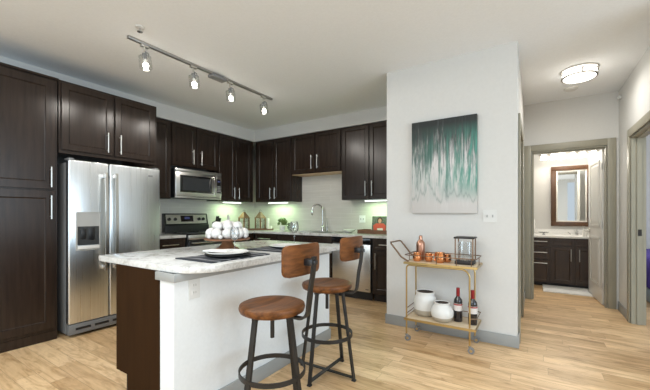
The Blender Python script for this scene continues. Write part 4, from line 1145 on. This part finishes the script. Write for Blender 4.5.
def wine_bottle(label, x, y):
    t = thing('wine_bottle', label, 'bottle', (x, y, zl), 'red wine bottles on the bar cart')
    MB().lathe([(0.0, 0.0006), (0.036, 0.0006), (0.038, 0.006), (0.038, 0.18), (0.034, 0.20), (0.018, 0.222), (0.0145, 0.235), (0.0145, 0.296), (0.0, 0.296)], (x, y, zl), 28).build('bottle_body', 'wine_glass_dark', t, ang=60)
    MB().lathe([(0.0152, 0.225), (0.0162, 0.228), (0.0160, 0.296), (0.0165, 0.299), (0.0165, 0.304), (0.0, 0.304)], (x, y, zl), 24).build('capsule', 'red_capsule', t)
    lb = MB().lathe([(0.0384, 0.10), (0.0388, 0.10), (0.0388, 0.165), (0.0384, 0.165), (0.0384, 0.10)], (x, y, zl), 28).build('label_band', 'wine_label', t)
    MB().lathe([(0.0389, 0.150), (0.0392, 0.150), (0.0392, 0.162), (0.0389, 0.162), (0.0389, 0.150)], (x, y, zl), 28).build('label_stripe', 'wine_label_red', lb)
wine_bottle('red-capped wine bottle just left of the cart post', -0.598, 3.19)
wine_bottle('red-capped wine bottle at the right end of the cart', -0.470, 3.165)
def mug(label, x, y, s, a):
    t = thing('copper_mug', label, 'mug', (x, y, zu), 'copper mugs on the bar cart')
    MB().lathe([(q*s, h*s) for q, h in ((0.0, 0.0005), (0.030, 0.0005), (0.040, 0.015), (0.043, 0.045), (0.038, 0.080), (0.041, 0.085), (0.038, 0.085), (0.035, 0.080), (0.040, 0.045), (0.036, 0.015), (0.0, 0.006))], (x, y, zu), 26).build('cup', 'copper', t, ang=60)
    pts = []
    for k in range(9):
        b = -PI/2+PI*k/8; R = 0.040*s+0.026*s*math.cos(b); pts.append((x+R*math.cos(a), y+R*math.sin(a), zu+0.045*s+0.027*s*math.sin(b)))
    MB().tube(pts, 0.004, 8).build('handle', 'copper', t)
mug('copper mug at the left of the row, before the shaker', -0.955, 3.12, 0.95, 2.4)
mug('second copper mug, just right of the shaker', -0.855, 3.16, 0.9, 0.4)
mug('largest copper mug in the middle of the upper shelf', -0.745, 3.13, 1.12, 3.6)
mug('copper mug beside the glass canister', -0.695, 3.20, 0.85, 2.0)
x, y = -0.955, 3.235
t = thing('cocktail_shaker', 'tall copper cocktail shaker on the cart upper shelf', 'shaker', (x, y, zu))
MB().lathe([(0.0, 0.0005), (0.036, 0.0005), (0.042, 0.04), (0.042, 0.150), (0.0, 0.150)], (x, y, zu), 28).build('shaker_body', 'rose_copper', t, ang=60)
MB().lathe([(0.0, 0.1505), (0.042, 0.1505), (0.038, 0.175), (0.022, 0.192), (0.018, 0.20), (0.0, 0.20)], (x, y, zu), 28).build('shoulder', 'rose_copper', t, ang=60)
MB().lathe([(0.0, 0.2005), (0.0175, 0.2005), (0.0165, 0.235), (0.012, 0.24), (0.0, 0.24)], (x, y, zu), 20).build('cap', 'rose_copper', t, ang=60)
# glass canister in a wire frame
x, y, w = -0.535, 3.19, 0.078
t = thing('glass_canister', 'square glass canister with dark lid in a bronze frame on the cart', 'canister', (x, y, zu))
MB().box(x-w, x+w, y-w, y+w, zu+0.0005, zu+0.032, 0.004).build('base', 'espresso_dark', t)
for sx in (-1, 1):
    for sy in (-1, 1): MB().box(x+sx*(w-0.005)-0.005, x+sx*(w-0.005)+0.005, y+sy*(w-0.005)-0.005, y+sy*(w-0.005)+0.005, zu+0.0405, zu+0.23).build('frame_post', 'bronze_wire', t)
MB().box(x-w-0.008, x+w+0.008, y-w-0.008, y+w+0.008, zu+0.2305, zu+0.245, 0.003).build('lid', 'espresso_dark', t)
MB().lathe([(0.0, 0.0325), (0.064, 0.0325), (0.064, 0.20), (0.0615, 0.20), (0.0615, 0.035), (0.0, 0.035)], (x, y, zu), 28).build('glass_jar', 'clear_glass', t)

# ------------------------------------------------------------------ bathroom
PV = PYn(6.55)
t = thing('bathroom_vanity', 'dark bathroom vanity cabinet with drawers and two doors', 'vanity', (0.25, 6.8, 0))
MB().quads(PV, -0.30, 1.0, 0.062, 0.805, -0.54, -0.001).build('body', 'vanity_wood', t, smooth=False)
MB().quads(PV, -0.298, 0.998, 0.0, 0.061, -0.54, -0.06).build('toe_kick', 'espresso_dark', t, smooth=False)
for (z0, z1) in ((0.655, 0.795), (0.44, 0.645), (0.075, 0.43)):
    d = MB().shaker(PV, -0.20, 0.185, z0, z1, 0.03, 0.02, 0.006, 0.006).build('drawer', 'vanity_wood', t, smooth=False); bar_handle(PV, d, (z1-0.045 if z1 < 0.5 else (z0+z1)/2+0.02), -0.09, 0.165, horiz=True)
for (a0, a1, h) in ((0.215, 0.515, 0.478), (0.535, 0.97, 0.585)):
    d = MB().shaker(PV, a0, a1, 0.075, 0.665, 0.05).build('door', 'vanity_wood', t, smooth=False); bar_handle(PV, d, h, 0.44, 0.635)
    MB().shaker(PV, a0, a1, 0.68, 0.795, 0.03, 0.02, 0.006, 0.006).build('false_drawer', 'vanity_wood', t, smooth=False)
mb = MB(); mb.box(-0.31, 1.012, 6.52, 7.09, 0.8055, 0.84, 0.004); mb.build('vanity_top', 'white_quartz', t)
MB().box(-0.31, 1.012, 7.075, 7.0995, 0.8405, 0.93, 0.003).build('splash_back', 'white_quartz', t)
t = thing('bathroom_faucet', 'small chrome faucet on the bathroom vanity', 'faucet', (0.59, 7.0, 0.8405))
MB().lathe([(0.0, 0.0005), (0.03, 0.0005), (0.024, 0.02), (0.02, 0.06), (0.0, 0.062)], (0.59, 7.0, 0.8405), 18).build('base', 'chrome', t)
MB().tube([(0.59, 7.0, 0.885), (0.59, 6.94, 0.905), (0.59, 6.89, 0.895)], 0.011, 10).build('spout', 'chrome', t)
MB().tube([(0.59, 7.0, 0.90), (0.59, 7.01, 0.925), (0.59, 7.03, 0.945)], 0.007, 8).tube([(0.51, 7.0, 0.85), (0.47, 6.99, 0.885)], 0.008, 8).build('lever', 'chrome', t)
lathe_thing('soap_dish', 'small grey dish on the left of the bathroom vanity', 'dish', [(0.0, 0.03), (0.06, 0.03), (0.085, 0.045), (0.08, 0.045), (0.055, 0.034), (0.02, 0.034), (0.0, 0.034)][:7], (0.12, 6.85, 0.8405), 'smoky_glass')
bpy.data.objects['soap_dish'].location.z = 0.8405
MB_ = MB().lathe([(0.0, 0.0005), (0.03, 0.0005), (0.012, 0.012), (0.010, 0.045), (0.0, 0.045)], (0.12, 6.85, 0.8405), 18)
bpy.data.objects['soap_dish'].name = 'pedestal_dish'
pd = bpy.data.objects['pedestal_dish']; pd_t = MB_.build('foot', 'chrome', pd)
t = thing('soap_dispenser', 'pale soap pump bottle on the vanity near the bathroom door edge', 'soap bottle', (0.665, 6.64, 0.8405))
MB().lathe([(0.0, 0.0005), (0.03, 0.0005), (0.032, 0.01), (0.032, 0.10), (0.018, 0.118), (0.0, 0.118)], (0.665, 6.64, 0.8405), 20).build('bottle_body', 'door_paint', t)
MB().cyl((0.665, 6.64, 0.959), (0.665, 6.64, 0.995), 0.006, 8).tube([(0.665, 6.64, 0.995), (0.63, 6.62, 0.995)], 0.007, 8).build('pump', 'nickel', t)
lathe_thing('vase', 'tall rounded white vase at the left end of the bathroom vanity', 'vase', [(0.0, 0.0005), (0.05, 0.0005), (0.075, 0.06), (0.078, 0.16), (0.06, 0.25), (0.04, 0.29), (0.036, 0.29), (0.055, 0.25), (0.07, 0.15), (0.0, 0.02)], (-0.075, 6.90, 0.8405), 'white_ceramic')
# mirror
MX0, MX1, MZa, MZb, fw = 0.232, 0.812, 0.985, 2.035, 0.075
t = thing('wall_mirror', 'brown wood-framed mirror above the bathroom vanity', 'mirror', (0.52, 7.09, 0.985))
mb = MB()
for q in ((MX0, MX1, MZa, MZa+fw), (MX0, MX1, MZb-fw, MZb), (MX0, MX0+fw, MZa+fw, MZb-fw), (MX1-fw, MX1, MZa+fw, MZb-fw)): mb.box(q[0], q[1], 7.062, 7.0995, q[2], q[3], 0.004)
mb.build('frame', 'mirror_wood', t)
mb = MB(); i = fw-0.001; b2 = 0.022
for q in ((MX0+i, MX1-i, MZa+i, MZa+i+b2), (MX0+i, MX1-i, MZb-i-b2, MZb-i), (MX0+i, MX0+i+b2, MZa+i+b2, MZb-i-b2), (MX1-i-b2, MX1-i, MZa+i+b2, MZb-i-b2)): mb.box(q[0], q[1], 7.072, 7.0995, q[2], q[3], 0.003)
mb.build('inner_bevel', 'page_white', t)
MB().box(MX0+i+b2, MX1-i-b2, 7.085, 7.0995, MZa+i+b2, MZb-i-b2).build('mirror_glass', 'mirror_glass', t, smooth=False)
# vanity light bar
t = thing('vanity_light', 'bar of bright glass-shaded bulbs above the bathroom mirror', 'light', (0.47, 7.09, 2.22))
MB().box(0.06, 0.88, 7.055, 7.0995, 2.24, 2.30, 0.006).build('bar', 'nickel', t)
for k in range(6):
    x = 0.12+k*0.14
    h = MB().tube([(x, 7.06, 2.27), (x, 7.0, 2.27), (x, 6.985, 2.25)], 0.010, 10).build('arm', 'nickel', t)
    MB().lathe([(0.0, 0.0), (0.03, 0.0), (0.036, -0.03), (0.048, -0.095), (0.0, -0.095)], (x, 6.985, 2.25), 20).build('glass_shade', 'bath_glow', h)
light('vanity_lamp', 'AREA', (0.47, 6.88, 2.20), 13, (1.0, 0.93, 0.82), 0.8, 0.12, target=(0.47, 6.2, 0.7))
light('bath_fill', 'POINT', (0.30, 6.05, 2.2), 9, (1.0, 0.94, 0.84), 0.15)  # added fill in mid-room, away from the fixture, brightens the vanity front
# bath mat
mb = MB(); mb.box(0.10, 0.98, 6.05, 6.60, 0.0005, 0.022, 0.008); o = mb.build('bath_mat', 'white_cloth', loc=(0.5, 6.3, 0)); tag(o, 'thick white bath mat on the floor before the vanity', 'bath mat')

# ------------------------------------------------------------------ bedroom glimpse
t = thing('bed', 'bed with a purple cover glimpsed through the right doorway', 'bed', (1.95, 6.8, 0))
MB().box(1.29, 2.77, 5.95, 7.75, 0.0, 0.18, 0.01).build('bed_base', 'pale_door', t)
MB().box(1.27, 2.79, 5.93, 7.78, 0.181, 0.60, 0.05, 4).build('bedspread', 'purple_cloth', t)
o = struct('wall_bedroom_right', MB().box(3.5, 3.6, 3.2, 8.0, 0, H), 'wall_paint')
